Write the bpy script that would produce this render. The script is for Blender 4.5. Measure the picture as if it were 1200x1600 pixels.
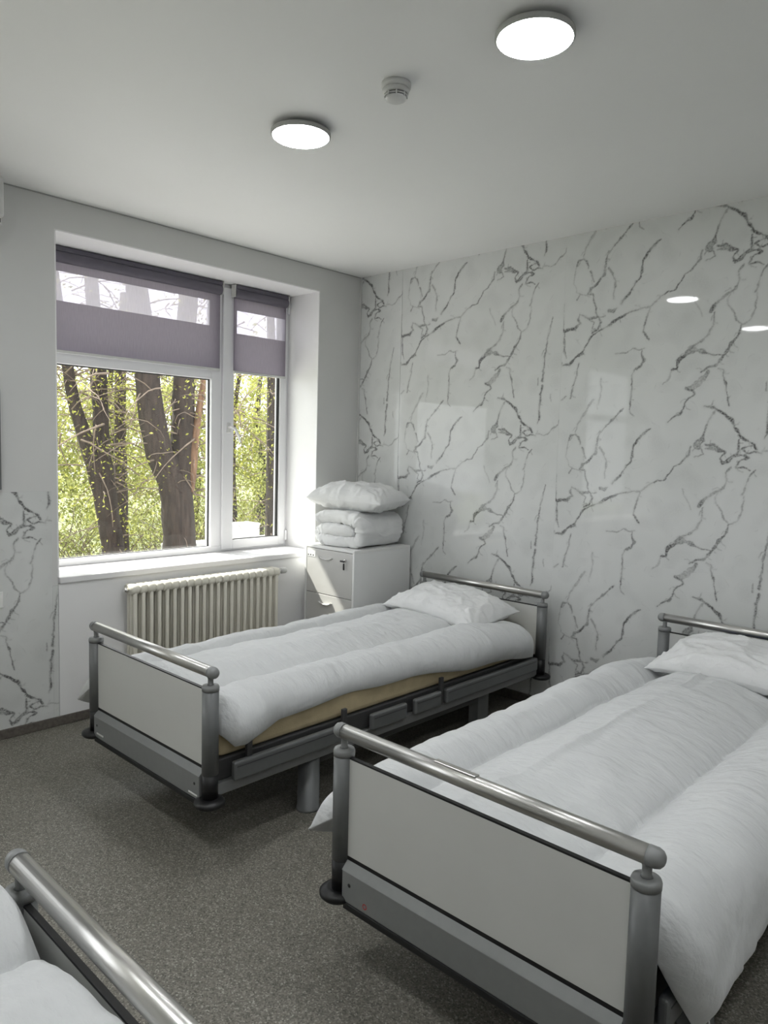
import bpy, bmesh, math, random
import numpy as np
from mathutils import Vector, Matrix, noise

# ------------------------------------------------------------------ scene, camera, light, exposure
for o in list(bpy.data.objects):
    bpy.data.objects.remove(o, do_unlink=True)
SC = bpy.context.scene
COL = SC.collection
SC.view_settings.view_transform = 'Standard'
SC.view_settings.look = 'None'
SC.view_settings.gamma = 1.0
SC.view_settings.use_curve_mapping = False
SC.view_settings.exposure = 0.05

CAM_POS = (4.0094, -3.9358, 1.5145)
YAW, PITCH, ROLL, FPX = math.radians(133.344), math.radians(-4.704), math.radians(1.498), 1149.49
fw = Vector((math.cos(YAW) * math.cos(PITCH), math.sin(YAW) * math.cos(PITCH), math.sin(PITCH)))
rt = fw.cross(Vector((0, 0, 1))).normalized()
up = rt.cross(fw)
rt, up = math.cos(ROLL) * rt + math.sin(ROLL) * up, -math.sin(ROLL) * rt + math.cos(ROLL) * up
cam_data = bpy.data.cameras.new('camera')
cam_data.sensor_fit = 'HORIZONTAL'
cam_data.sensor_width = 36.0
cam_data.lens = FPX * 36.0 / 1200.0
cam_data.clip_start = 0.02
cam = bpy.data.objects.new('camera', cam_data)
COL.objects.link(cam)
m = Matrix((rt, up, -fw)).transposed().to_4x4()
m.translation = Vector(CAM_POS)
cam.matrix_world = m
SC.camera = cam

SKY_STRENGTH = 3.9
SUN_STRENGTH = 17.0
LAMP_STRENGTH = 60.0
world = bpy.data.worlds.new('sky')
SC.world = world
world.use_nodes = True
bg = world.node_tree.nodes['Background']
bg.inputs['Color'].default_value = (0.96, 0.955, 1.0, 1)
bg.inputs['Strength'].default_value = SKY_STRENGTH

sd = bpy.data.lights.new('sun', 'SUN')
sd.energy = SUN_STRENGTH
sd.angle = math.radians(0.8)
sd.color = (1.0, 0.95, 0.87)
sun = bpy.data.objects.new('sun', sd)
COL.objects.link(sun)
sun.rotation_euler = Vector((1.0, 0.3, -1.17)).to_track_quat('-Z', 'Y').to_euler()
sun.location = (-8, -3, 12)

FL = -0.045            # floor height
CE = 2.8               # ceiling height
XM, YM = 5.6, -5.85    # far ends of the room behind the camera
random.seed(7)
RNG = np.random.default_rng(11)


# ------------------------------------------------------------------ materials
def mat(name, col, rough=0.5, metal=0.0, noise_amt=0.0, noise_scale=20.0, bump=0.0, bump_scale=60.0,
        stretch=(1, 1, 1), sheen=0.0, spec=0.5, coat=0.0):
    mt = bpy.data.materials.new(name)
    mt.use_nodes = True
    nt = mt.node_tree
    b = nt.nodes['Principled BSDF']
    b.inputs['Base Color'].default_value = (*col, 1)
    b.inputs['Roughness'].default_value = rough
    b.inputs['Metallic'].default_value = metal
    b.inputs['Specular IOR Level'].default_value = spec
    b.inputs['Sheen Weight'].default_value = sheen
    b.inputs['Coat Weight'].default_value = coat
    if noise_amt or bump:
        tc = nt.nodes.new('ShaderNodeTexCoord')
        mp = nt.nodes.new('ShaderNodeMapping')
        mp.inputs['Scale'].default_value = stretch
        nt.links.new(tc.outputs['Object'], mp.inputs['Vector'])
    if noise_amt:
        n = nt.nodes.new('ShaderNodeTexNoise')
        n.inputs['Scale'].default_value = noise_scale
        n.inputs['Detail'].default_value = 4
        nt.links.new(mp.outputs['Vector'], n.inputs['Vector'])
        r = nt.nodes.new('ShaderNodeValToRGB')
        r.color_ramp.elements[0].position = 0.3
        r.color_ramp.elements[1].position = 0.7
        r.color_ramp.elements[0].color = (*[c * (1 - noise_amt) for c in col], 1)
        r.color_ramp.elements[1].color = (*[min(1, c * (1 + noise_amt)) for c in col], 1)
        nt.links.new(n.outputs['Fac'], r.inputs['Fac'])
        nt.links.new(r.outputs['Color'], b.inputs['Base Color'])
    if bump:
        n2 = nt.nodes.new('ShaderNodeTexNoise')
        n2.inputs['Scale'].default_value = bump_scale
        n2.inputs['Detail'].default_value = 5
        nt.links.new(mp.outputs['Vector'], n2.inputs['Vector'])
        bp = nt.nodes.new('ShaderNodeBump')
        bp.inputs['Strength'].default_value = bump
        bp.inputs['Distance'].default_value = 0.01
        nt.links.new(n2.outputs['Fac'], bp.inputs['Height'])
        nt.links.new(bp.outputs['Normal'], b.inputs['Normal'])
    return mt


M = {}
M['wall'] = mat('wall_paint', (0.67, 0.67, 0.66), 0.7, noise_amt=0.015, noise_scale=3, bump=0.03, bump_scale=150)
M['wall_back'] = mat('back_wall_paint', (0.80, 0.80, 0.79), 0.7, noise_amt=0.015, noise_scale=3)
M['ceiling'] = mat('ceiling_paint', (0.86, 0.86, 0.855), 0.55, noise_amt=0.01, noise_scale=2)
M['reveal'] = mat('reveal_paint', (0.87, 0.865, 0.87), 0.55, noise_amt=0.01, noise_scale=5)
M['pvc'] = mat('white_pvc', (0.80, 0.80, 0.82), 0.28, noise_amt=0.01, noise_scale=8)
M['sill'] = mat('sill_pvc', (0.84, 0.83, 0.84), 0.3, noise_amt=0.015, noise_scale=10)
M['gasket'] = mat('black_gasket', (0.02, 0.02, 0.02), 0.6, noise_amt=0.05)
M['base'] = mat('skirting_vinyl', (0.13, 0.115, 0.10), 0.45, noise_amt=0.25, noise_scale=60)
M['duvet'] = mat('white_cotton', (0.63, 0.64, 0.645), 0.75, noise_amt=0.015, noise_scale=14, bump=0.75, bump_scale=20, stretch=(0.9, 2.0, 1.2), sheen=0.15)
M['pillow'] = mat('pillow_cotton', (0.74, 0.745, 0.745), 0.72, noise_amt=0.015, noise_scale=12, bump=0.6, bump_scale=26, sheen=0.15)
M['foam'] = mat('beige_foam', (0.52, 0.43, 0.27), 0.9, noise_amt=0.10, noise_scale=14, bump=0.2, bump_scale=200)
M['blue'] = mat('blue_vinyl', (0.03, 0.075, 0.34), 0.4, noise_amt=0.3, noise_scale=9)
M['greymetal'] = mat('grey_powdercoat', (0.165, 0.17, 0.172), 0.42, 0.25, noise_amt=0.03, noise_scale=40)
M['lightgrey'] = mat('light_grey_powdercoat', (0.24, 0.245, 0.245), 0.45, 0.2, noise_amt=0.03, noise_scale=40)
M['darkmetal'] = mat('dark_metal', (0.09, 0.09, 0.092), 0.45, 0.4, noise_amt=0.05, noise_scale=30)
M['steel'] = mat('brushed_steel', (0.58, 0.57, 0.55), 0.33, 1.0, noise_amt=0.05, noise_scale=30, bump=0.03, bump_scale=120, stretch=(0.15, 3, 3))
M['black'] = mat('black_plastic', (0.006, 0.006, 0.007), 0.42, noise_amt=0.1)
M['panel'] = mat('bed_panel_laminate', (0.62, 0.62, 0.595), 0.4, noise_amt=0.015, noise_scale=6)
M['radiator'] = mat('cream_enamel', (0.80, 0.77, 0.68), 0.35, noise_amt=0.03, noise_scale=10)
M['chrome'] = mat('chrome', (0.75, 0.74, 0.72), 0.18, 1.0, noise_amt=0.02)
M['cab'] = mat('cabinet_white', (0.77, 0.775, 0.77), 0.42, noise_amt=0.015, noise_scale=6)
M['cabfront'] = mat('drawer_grey', (0.56, 0.555, 0.54), 0.4, noise_amt=0.02, noise_scale=6)
M['cabtop'] = mat('cabinet_top', (0.76, 0.76, 0.75), 0.35, noise_amt=0.02, noise_scale=6)
M['label'] = mat('paper_label', (0.85, 0.85, 0.84), 0.6, noise_amt=0.02)
M['ink'] = mat('dark_ink', (0.03, 0.03, 0.03), 0.6, noise_amt=0.02)
M['red'] = mat('red_ink', (0.45, 0.03, 0.03), 0.5, noise_amt=0.02)
M['plastic'] = mat('white_plastic', (0.62, 0.62, 0.61), 0.35, noise_amt=0.02)
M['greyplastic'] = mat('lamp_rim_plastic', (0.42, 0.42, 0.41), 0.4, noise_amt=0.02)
M['screen'] = mat('dark_screen', (0.02, 0.02, 0.022), 0.12, noise_amt=0.1)
M['concrete'] = mat('concrete', (0.5, 0.5, 0.48), 0.85, noise_amt=0.12, noise_scale=5)
M['outer'] = mat('outer_plaster', (0.62, 0.60, 0.56), 0.85, noise_amt=0.08, noise_scale=4)
M['grass'] = mat('grass_ground', (0.17, 0.19, 0.09), 0.95, noise_amt=0.4, noise_scale=1.5, bump=0.5, bump_scale=8)
M['bark'] = mat('dark_bark', (0.033, 0.023, 0.018), 0.95, noise_amt=0.45, noise_scale=7, bump=1.0, bump_scale=12, stretch=(3, 3, 0.5))
M['bark_red'] = mat('reddish_torn_wood', (0.15, 0.085, 0.05), 0.9, noise_amt=0.35, noise_scale=8, bump=0.6, bump_scale=14, stretch=(3, 3, 0.5))
M['twig'] = mat('twig_bark', (0.16, 0.12, 0.09), 0.9, noise_amt=0.3, noise_scale=5)
M['whitebox'] = mat('white_container', (0.8, 0.8, 0.78), 0.6, noise_amt=0.03)


def mat_floor():
    mt = mat('speckled_vinyl', (0.2, 0.19, 0.165), 0.5)
    nt = mt.node_tree
    b = nt.nodes['Principled BSDF']
    tc = nt.nodes.new('ShaderNodeTexCoord')
    v = nt.nodes.new('ShaderNodeTexVoronoi')
    v.inputs['Scale'].default_value = 220
    nt.links.new(tc.outputs['Object'], v.inputs['Vector'])
    n = nt.nodes.new('ShaderNodeTexNoise')
    n.inputs['Scale'].default_value = 210
    n.inputs['Detail'].default_value = 3
    nt.links.new(tc.outputs['Object'], n.inputs['Vector'])
    sep = nt.nodes.new('ShaderNodeSeparateColor')
    nt.links.new(v.outputs['Color'], sep.inputs['Color'])
    r = nt.nodes.new('ShaderNodeValToRGB')
    e = r.color_ramp.elements
    e[0].position, e[0].color = 0.0, (0.09, 0.085, 0.072, 1)
    e[1].position, e[1].color = 1.0, (0.38, 0.365, 0.32, 1)
    for p, c in ((0.18, (0.14, 0.131, 0.11, 1)), (0.55, (0.188, 0.176, 0.15, 1)), (0.85, (0.24, 0.225, 0.193, 1))):
        el = e.new(p)
        el.color = c
    nt.links.new(sep.outputs['Red'], r.inputs['Fac'])
    big = nt.nodes.new('ShaderNodeTexNoise')
    big.inputs['Scale'].default_value = 2.5
    nt.links.new(tc.outputs['Object'], big.inputs['Vector'])
    mx = nt.nodes.new('ShaderNodeMix')
    mx.data_type = 'RGBA'
    mx.blend_type = 'OVERLAY'
    mx.inputs['Factor'].default_value = 0.35
    nt.links.new(r.outputs['Color'], mx.inputs['A'])
    nt.links.new(n.outputs['Fac'], mx.inputs['B'])
    nt.links.new(mx.outputs['Result'], b.inputs['Base Color'])
    bp = nt.nodes.new('ShaderNodeBump')
    bp.inputs['Strength'].default_value = 0.12
    bp.inputs['Distance'].default_value = 0.002
    nt.links.new(n.outputs['Fac'], bp.inputs['Height'])
    nt.links.new(bp.outputs['Normal'], b.inputs['Normal'])
    return mt


M['floor'] = mat_floor()


def mat_marble():
    """glossy printed marble: the vein print is a per-point attribute, the grain is noise"""
    mt = mat('marble_print', (0.5, 0.5, 0.5), 0.03, spec=0.28)
    nt = mt.node_tree
    b = nt.nodes['Principled BSDF']
    at = nt.nodes.new('ShaderNodeAttribute')
    at.attribute_name = 'vein'
    tc = nt.nodes.new('ShaderNodeTexCoord')
    n = nt.nodes.new('ShaderNodeTexNoise')
    n.inputs['Scale'].default_value = 110
    n.inputs['Detail'].default_value = 5
    nt.links.new(tc.outputs['Object'], n.inputs['Vector'])
    mr = nt.nodes.new('ShaderNodeMapRange')
    mr.inputs['From Min'].default_value = 0.3
    mr.inputs['From Max'].default_value = 0.62
    mr.inputs['To Min'].default_value = 0.45
    mr.inputs['To Max'].default_value = 1.12
    nt.links.new(n.outputs['Fac'], mr.inputs['Value'])
    mu = nt.nodes.new('ShaderNodeMath')
    mu.operation = 'MULTIPLY'
    mu.use_clamp = True
    nt.links.new(at.outputs['Fac'], mu.inputs[0])
    nt.links.new(mr.outputs['Result'], mu.inputs[1])
    cl = nt.nodes.new('ShaderNodeTexNoise')
    cl.inputs['Scale'].default_value = 2.2
    cl.inputs['Detail'].default_value = 5
    nt.links.new(tc.outputs['Object'], cl.inputs['Vector'])
    r = nt.nodes.new('ShaderNodeValToRGB')
    r.color_ramp.elements[0].position = 0.3
    r.color_ramp.elements[0].color = (0.66, 0.672, 0.66, 1)
    r.color_ramp.elements[1].position = 0.7
    r.color_ramp.elements[1].color = (0.73, 0.738, 0.73, 1)
    nt.links.new(cl.outputs['Fac'], r.inputs['Fac'])
    mx = nt.nodes.new('ShaderNodeMix')
    mx.data_type = 'RGBA'
    nt.links.new(mu.outputs[0], mx.inputs['Factor'])
    nt.links.new(r.outputs['Color'], mx.inputs['A'])
    mx.inputs['B'].default_value = (0.12, 0.117, 0.118, 1)
    nt.links.new(mx.outputs['Result'], b.inputs['Base Color'])
    return mt


M['marble'] = mat_marble()


def mat_emit(name, col, s):
    mt = bpy.data.materials.new(name)
    mt.use_nodes = True
    b = mt.node_tree.nodes['Principled BSDF']
    b.inputs['Base Color'].default_value = (0.8, 0.8, 0.8, 1)
    b.inputs['Emission Color'].default_value = (*col, 1)
    b.inputs['Emission Strength'].default_value = s
    return mt


M['lamp'] = mat_emit('lamp_diffuser', (0.96, 0.985, 1.0), LAMP_STRENGTH)


def mat_glass():
    mt = bpy.data.materials.new('window_glass')
    mt.use_nodes = True
    nt = mt.node_tree
    nt.nodes.remove(nt.nodes['Principled BSDF'])
    out = nt.nodes['Material Output']
    tr = nt.nodes.new('ShaderNodeBsdfTransparent')
    tr.inputs['Color'].default_value = (0.93, 0.95, 0.94, 1)
    gl = nt.nodes.new('ShaderNodeBsdfGlossy')
    gl.inputs['Roughness'].default_value = 0.02
    # two-sided Schlick reflectance (a thin pane has no inner total reflection)
    ge = nt.nodes.new('ShaderNodeNewGeometry')
    dt = nt.nodes.new('ShaderNodeVectorMath')
    dt.operation = 'DOT_PRODUCT'
    nt.links.new(ge.outputs['Incoming'], dt.inputs[0])
    nt.links.new(ge.outputs['Normal'], dt.inputs[1])

    def mth(op, a, b):
        q = nt.nodes.new('ShaderNodeMath')
        q.operation = op
        for k, v in enumerate((a, b)):
            if isinstance(v, (int, float)):
                q.inputs[k].default_value = v
            elif v is not None:
                nt.links.new(v, q.inputs[k])
        return q.outputs[0]

    c5 = mth('POWER', mth('SUBTRACT', 1.0, mth('ABSOLUTE', dt.outputs['Value'], None)), 5.0)
    fac = mth('ADD', mth('MULTIPLY', c5, 0.96), 0.04)
    mx = nt.nodes.new('ShaderNodeMixShader')
    nt.links.new(fac, mx.inputs[0])
    nt.links.new(tr.outputs[0], mx.inputs[1])
    nt.links.new(gl.outputs[0], mx.inputs[2])
    nt.links.new(mx.outputs[0], out.inputs['Surface'])
    return mt


M['glass'] = mat_glass()


def mat_fabric(name, col, clear, transl):
    """thin woven blind: some see-through, some translucent, some diffuse"""
    mt = bpy.data.materials.new(name)
    mt.use_nodes = True
    nt = mt.node_tree
    nt.nodes.remove(nt.nodes['Principled BSDF'])
    out = nt.nodes['Material Output']
    tc = nt.nodes.new('ShaderNodeTexCoord')
    mp = nt.nodes.new('ShaderNodeMapping')
    mp.inputs['Scale'].default_value = (1, 60, 6)
    nt.links.new(tc.outputs['Object'], mp.inputs['Vector'])
    n = nt.nodes.new('ShaderNodeTexNoise')
    n.inputs['Scale'].default_value = 3
    n.inputs['Detail'].default_value = 4
    nt.links.new(mp.outputs['Vector'], n.inputs['Vector'])
    r = nt.nodes.new('ShaderNodeValToRGB')
    r.color_ramp.elements[0].color = (*[c * 0.86 for c in col], 1)
    r.color_ramp.elements[1].color = (*[min(1, c * 1.12) for c in col], 1)
    nt.links.new(n.outputs['Fac'], r.inputs['Fac'])
    df = nt.nodes.new('ShaderNodeBsdfDiffuse')
    tl = nt.nodes.new('ShaderNodeBsdfTranslucent')
    tp = nt.nodes.new('ShaderNodeBsdfTransparent')
    nt.links.new(r.outputs['Color'], df.inputs['Color'])
    nt.links.new(r.outputs['Color'], tl.inputs['Color'])
    tp.inputs['Color'].default_value = (*[min(1, c * 1.15) for c in col], 1)
    m1 = nt.nodes.new('ShaderNodeMixShader')
    m1.inputs[0].default_value = transl
    nt.links.new(df.outputs[0], m1.inputs[1])
    nt.links.new(tl.outputs[0], m1.inputs[2])
    m2 = nt.nodes.new('ShaderNodeMixShader')
    m2.inputs[0].default_value = clear
    nt.links.new(m1.outputs[0], m2.inputs[1])
    nt.links.new(tp.outputs[0], m2.inputs[2])
    nt.links.new(m2.outputs[0], out.inputs['Surface'])
    return mt


M['blind'] = mat_fabric('dense_blind_fabric', (0.27, 0.24, 0.29), 0.0, 0.35)
M['sheer'] = mat_fabric('sheer_blind_fabric', (0.66, 0.62, 0.73), 0.30, 0.6)
M['blindtube'] = mat('blind_headrail', (0.12, 0.11, 0.14), 0.5, noise_amt=0.05)


def mat_leaf(name, c0, c1):
    mt = bpy.data.materials.new(name)
    mt.use_nodes = True
    nt = mt.node_tree
    nt.nodes.remove(nt.nodes['Principled BSDF'])
    out = nt.nodes['Material Output']
    ge = nt.nodes.new('ShaderNodeNewGeometry')
    r = nt.nodes.new('ShaderNodeValToRGB')
    r.color_ramp.elements[0].color = (*c0, 1)
    r.color_ramp.elements[1].color = (*c1, 1)
    nt.links.new(ge.outputs['Random Per Island'], r.inputs['Fac'])
    df = nt.nodes.new('ShaderNodeBsdfDiffuse')
    tl = nt.nodes.new('ShaderNodeBsdfTranslucent')
    nt.links.new(r.outputs['Color'], df.inputs['Color'])
    nt.links.new(r.outputs['Color'], tl.inputs['Color'])
    mx = nt.nodes.new('ShaderNodeMixShader')
    mx.inputs[0].default_value = 0.5
    nt.links.new(df.outputs[0], mx.inputs[1])
    nt.links.new(tl.outputs[0], mx.inputs[2])
    nt.links.new(mx.outputs[0], out.inputs['Surface'])
    return mt


M['leaf'] = mat_leaf('spring_leaf', (0.14, 0.15, 0.03), (0.43, 0.43, 0.11))
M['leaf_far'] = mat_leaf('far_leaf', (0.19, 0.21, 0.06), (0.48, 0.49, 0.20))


# ------------------------------------------------------------------ mesh helpers
class MB:
    """collects simple shapes and links them as one mesh object"""
    def __init__(self):
        self.v, self.f, self.sm = [], [], []

    def add(self, vs, fs, smooth=False):
        k = len(self.v)
        self.v += [tuple(p) for p in vs]
        self.f += [tuple(i + k for i in f) for f in fs]
        self.sm += [smooth] * len(fs)
        return self

    def box(self, x0, x1, y0, y1, z0, z1):
        vs = [(x, y, z) for x in (x0, x1) for y in (y0, y1) for z in (z0, z1)]
        fs = [(0, 1, 3, 2), (4, 6, 7, 5), (0, 4, 5, 1), (2, 3, 7, 6), (0, 2, 6, 4), (1, 5, 7, 3)]
        return self.add(vs, fs)

    def lathe(self, prof, c=(0, 0, 0), n=28, axis='z'):
        """prof: (radius, height) pairs; closed at both ends"""
        vs, fs = [], []
        for r, h in prof:
            for i in range(n):
                a = 2 * math.pi * i / n
                p = (r * math.cos(a), r * math.sin(a), h)
                if axis == 'x':
                    p = (p[2], p[0], p[1])
                elif axis == 'y':
                    p = (p[1], p[2], p[0])
                vs.append((p[0] + c[0], p[1] + c[1], p[2] + c[2]))
        for k in range(len(prof) - 1):
            for i in range(n):
                j = (i + 1) % n
                fs.append((k * n + i, k * n + j, (k + 1) * n + j, (k + 1) * n + i))
        self.add(vs, fs, True)
        k0 = len(self.v) - len(vs)
        self.f.append(tuple(k0 + i for i in reversed(range(n))))
        self.f.append(tuple(k0 + (len(prof) - 1) * n + i for i in range(n)))
        self.sm += [False, False]
        return self

    def tube(self, pts, rad, n=8, jitter=0.0):
        pts = [Vector(p) for p in pts]
        if not hasattr(rad, '__len__'):
            rad = [rad] * len(pts)
        vs, fs = [], []
        t0 = (pts[1] - pts[0]).normalized()
        ref = Vector((1, 0, 0)) if abs(t0.x) < 0.8 else Vector((0, 1, 0))
        for k, p in enumerate(pts):
            t = (pts[min(k + 1, len(pts) - 1)] - pts[max(k - 1, 0)]).normalized()
            a = t.cross(ref).normalized()
            b = t.cross(a)
            for i in range(n):
                w = 2 * math.pi * i / n
                r = rad[k]
                if jitter:
                    r *= 1 + jitter * noise.noise(Vector((i * 1.7, k * 0.45, p.y * 3))) + jitter * 0.6 * math.sin(i * 2.6 + k * 0.2)
                vs.append(p + a * (math.cos(w) * r) + b * (math.sin(w) * r))
        for k in range(len(pts) - 1):
            for i in range(n):
                j = (i + 1) % n
                fs.append((k * n + i, k * n + j, (k + 1) * n + j, (k + 1) * n + i))
        fs.append(tuple(reversed(range(n))))
        fs.append(tuple((len(pts) - 1) * n + i for i in range(n)))
        return self.add(vs, fs, True)

    def build(self, name, material, parent=None, bevel=0.0, seg=2, sub=0):
        me = bpy.data.meshes.new(name)
        me.from_pydata(self.v, [], self.f)
        me.polygons.foreach_set('use_smooth', self.sm)
        bm = bmesh.new()
        bm.from_mesh(me)
        bmesh.ops.recalc_face_normals(bm, faces=bm.faces)
        bm.to_mesh(me)
        bm.free()
        me.materials.append(material)
        o = bpy.data.objects.new(name, me)
        COL.objects.link(o)
        if parent:
            o.parent = parent
        if bevel:
            b = o.modifiers.new('bevel', 'BEVEL')
            b.width = bevel
            b.segments = seg
            b.limit_method = 'ANGLE'
        if sub:
            s = o.modifiers.new('sub', 'SUBSURF')
            s.levels = s.render_levels = sub
        return o


def box(name, material, b, parent=None, bevel=0.0, seg=2):
    return MB().box(*b).build(name, material, parent, bevel, seg)


def empty(name, loc, rz=0.0):
    o = bpy.data.objects.new(name, None)
    o.empty_display_size = 0.1
    o.location = loc
    o.rotation_euler = (0, 0, rz)
    COL.objects.link(o)
    return o


def tag(o, label, cat, group=None):
    o['label'] = label
    o['category'] = cat
    if group:
        o['group'] = group
    return o


def struct(o, label=None):
    o['kind'] = 'structure'
    if label:
        o['label'] = label
    return o


def mesh_np(name, verts, faces, material, parent=None, smooth=True):
    """fast mesh from numpy arrays (faces: n x k)"""
    me = bpy.data.meshes.new(name)
    verts = np.asarray(verts, dtype=np.float32)
    faces = np.asarray(faces, dtype=np.int32)
    nf, k = faces.shape
    me.vertices.add(len(verts))
    me.vertices.foreach_set('co', verts.ravel())
    me.loops.add(nf * k)
    me.loops.foreach_set('vertex_index', faces.ravel())
    me.polygons.add(nf)
    me.polygons.foreach_set('loop_start', np.arange(0, nf * k, k, dtype=np.int32))
    me.polygons.foreach_set('loop_total', np.full(nf, k, dtype=np.int32))
    me.update(calc_edges=True)
    me.polygons.foreach_set('use_smooth', np.full(nf, smooth))
    me.materials.append(material)
    o = bpy.data.objects.new(name, me)
    COL.objects.link(o)
    if parent:
        o.parent = parent
    return o


def grid_faces(nu, nv, flip=False, off=0):
    i = np.arange(nu - 1)[:, None] * nv + np.arange(nv - 1)[None, :] + off
    i = i.ravel()
    q = np.stack([i, i + nv, i + nv + 1, i + 1], 1)
    return q[:, ::-1] if flip else q


# ------------------------------------------------------------------ the room shell
W1 = (-2.265, -0.408)          # first window, along y
W2 = (-5.40, -3.50)            # second window, outside the picture
WZ = (0.75, 2.634)
WT = 0.42                      # outer wall thickness
struct(box('floor', M['floor'], (0, XM, YM, 0.01, FL - 0.1, FL)), 'speckled grey-beige vinyl floor')
struct(box('ceiling', M['ceiling'], (-WT, XM, YM, 0.2, CE, CE + 0.12)), 'smooth white ceiling')
w = MB()
for (y0, y1, z0, z1) in ((YM, 0.2, FL - 0.1, WZ[0]), (YM, 0.2, WZ[1], CE), (YM, W2[0], WZ[0], WZ[1]),
                         (W2[1], W1[0], WZ[0], WZ[1]), (W1[1], 0.2, WZ[0], WZ[1])):
    w.box(-WT, 0, y0, y1, z0, z1)
wall_left = struct(w.build('wall_left', M['wall']), 'painted grey-white window wall')
wall_right = struct(box('wall_right', M['wall_back'], (0, XM, 0.012, 0.2, FL - 0.1, CE)), 'wall clad in glossy marble-print panels')
struct(box('wall_back', M['wall_back'], (XM, XM + 0.15, YM, 0.2, FL - 0.1, CE)), 'plain white wall behind the viewpoint')
struct(box('wall_front', M['wall_back'], (-WT, XM + 0.15, YM - 0.15, YM, FL - 0.1, CE)), 'plain white wall opposite the marble wall')


# window reveals (thin smoother lining of the openings)
def reveal(y0, y1, name):
    r = MB()
    r.box(-0.335, 0.0005, y1 - 0.006, y1 + 0.001, 0.785, WZ[1])
    r.box(-0.335, 0.0005, y0 - 0.001, y0 + 0.006, 0.785, WZ[1])
    r.box(-0.335, 0.0005, y0, y1, WZ[1] - 0.006, WZ[1] + 0.001)
    return struct(r.build(name, M['reveal']), 'bright white window reveal')


reveal(*W1, 'trim_1')
reveal(*W2, 'trim_2')
# white plaster field under the first window
struct(box('trim_3', M['reveal'], (-0.002, 0.008, W1[0], W1[1] + 0.03, FL, 0.748)), 'white plaster under the window')
struct(box('shade_strip', M['greyplastic'], (0.0, 0.004, YM, -0.001, CE - 0.006, CE - 0.0005)), 'thin grey strip painted in for the shadow line between ceiling and window wall')  # grey strip painted in for the dark shade line along the joint
# slim vertical corner bead
struct(box('trim_4', M['plastic'], (0.0, 0.012, -0.010, 0.0, FL, CE)), 'slim vertical corner bead beside the marble panels')

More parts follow.
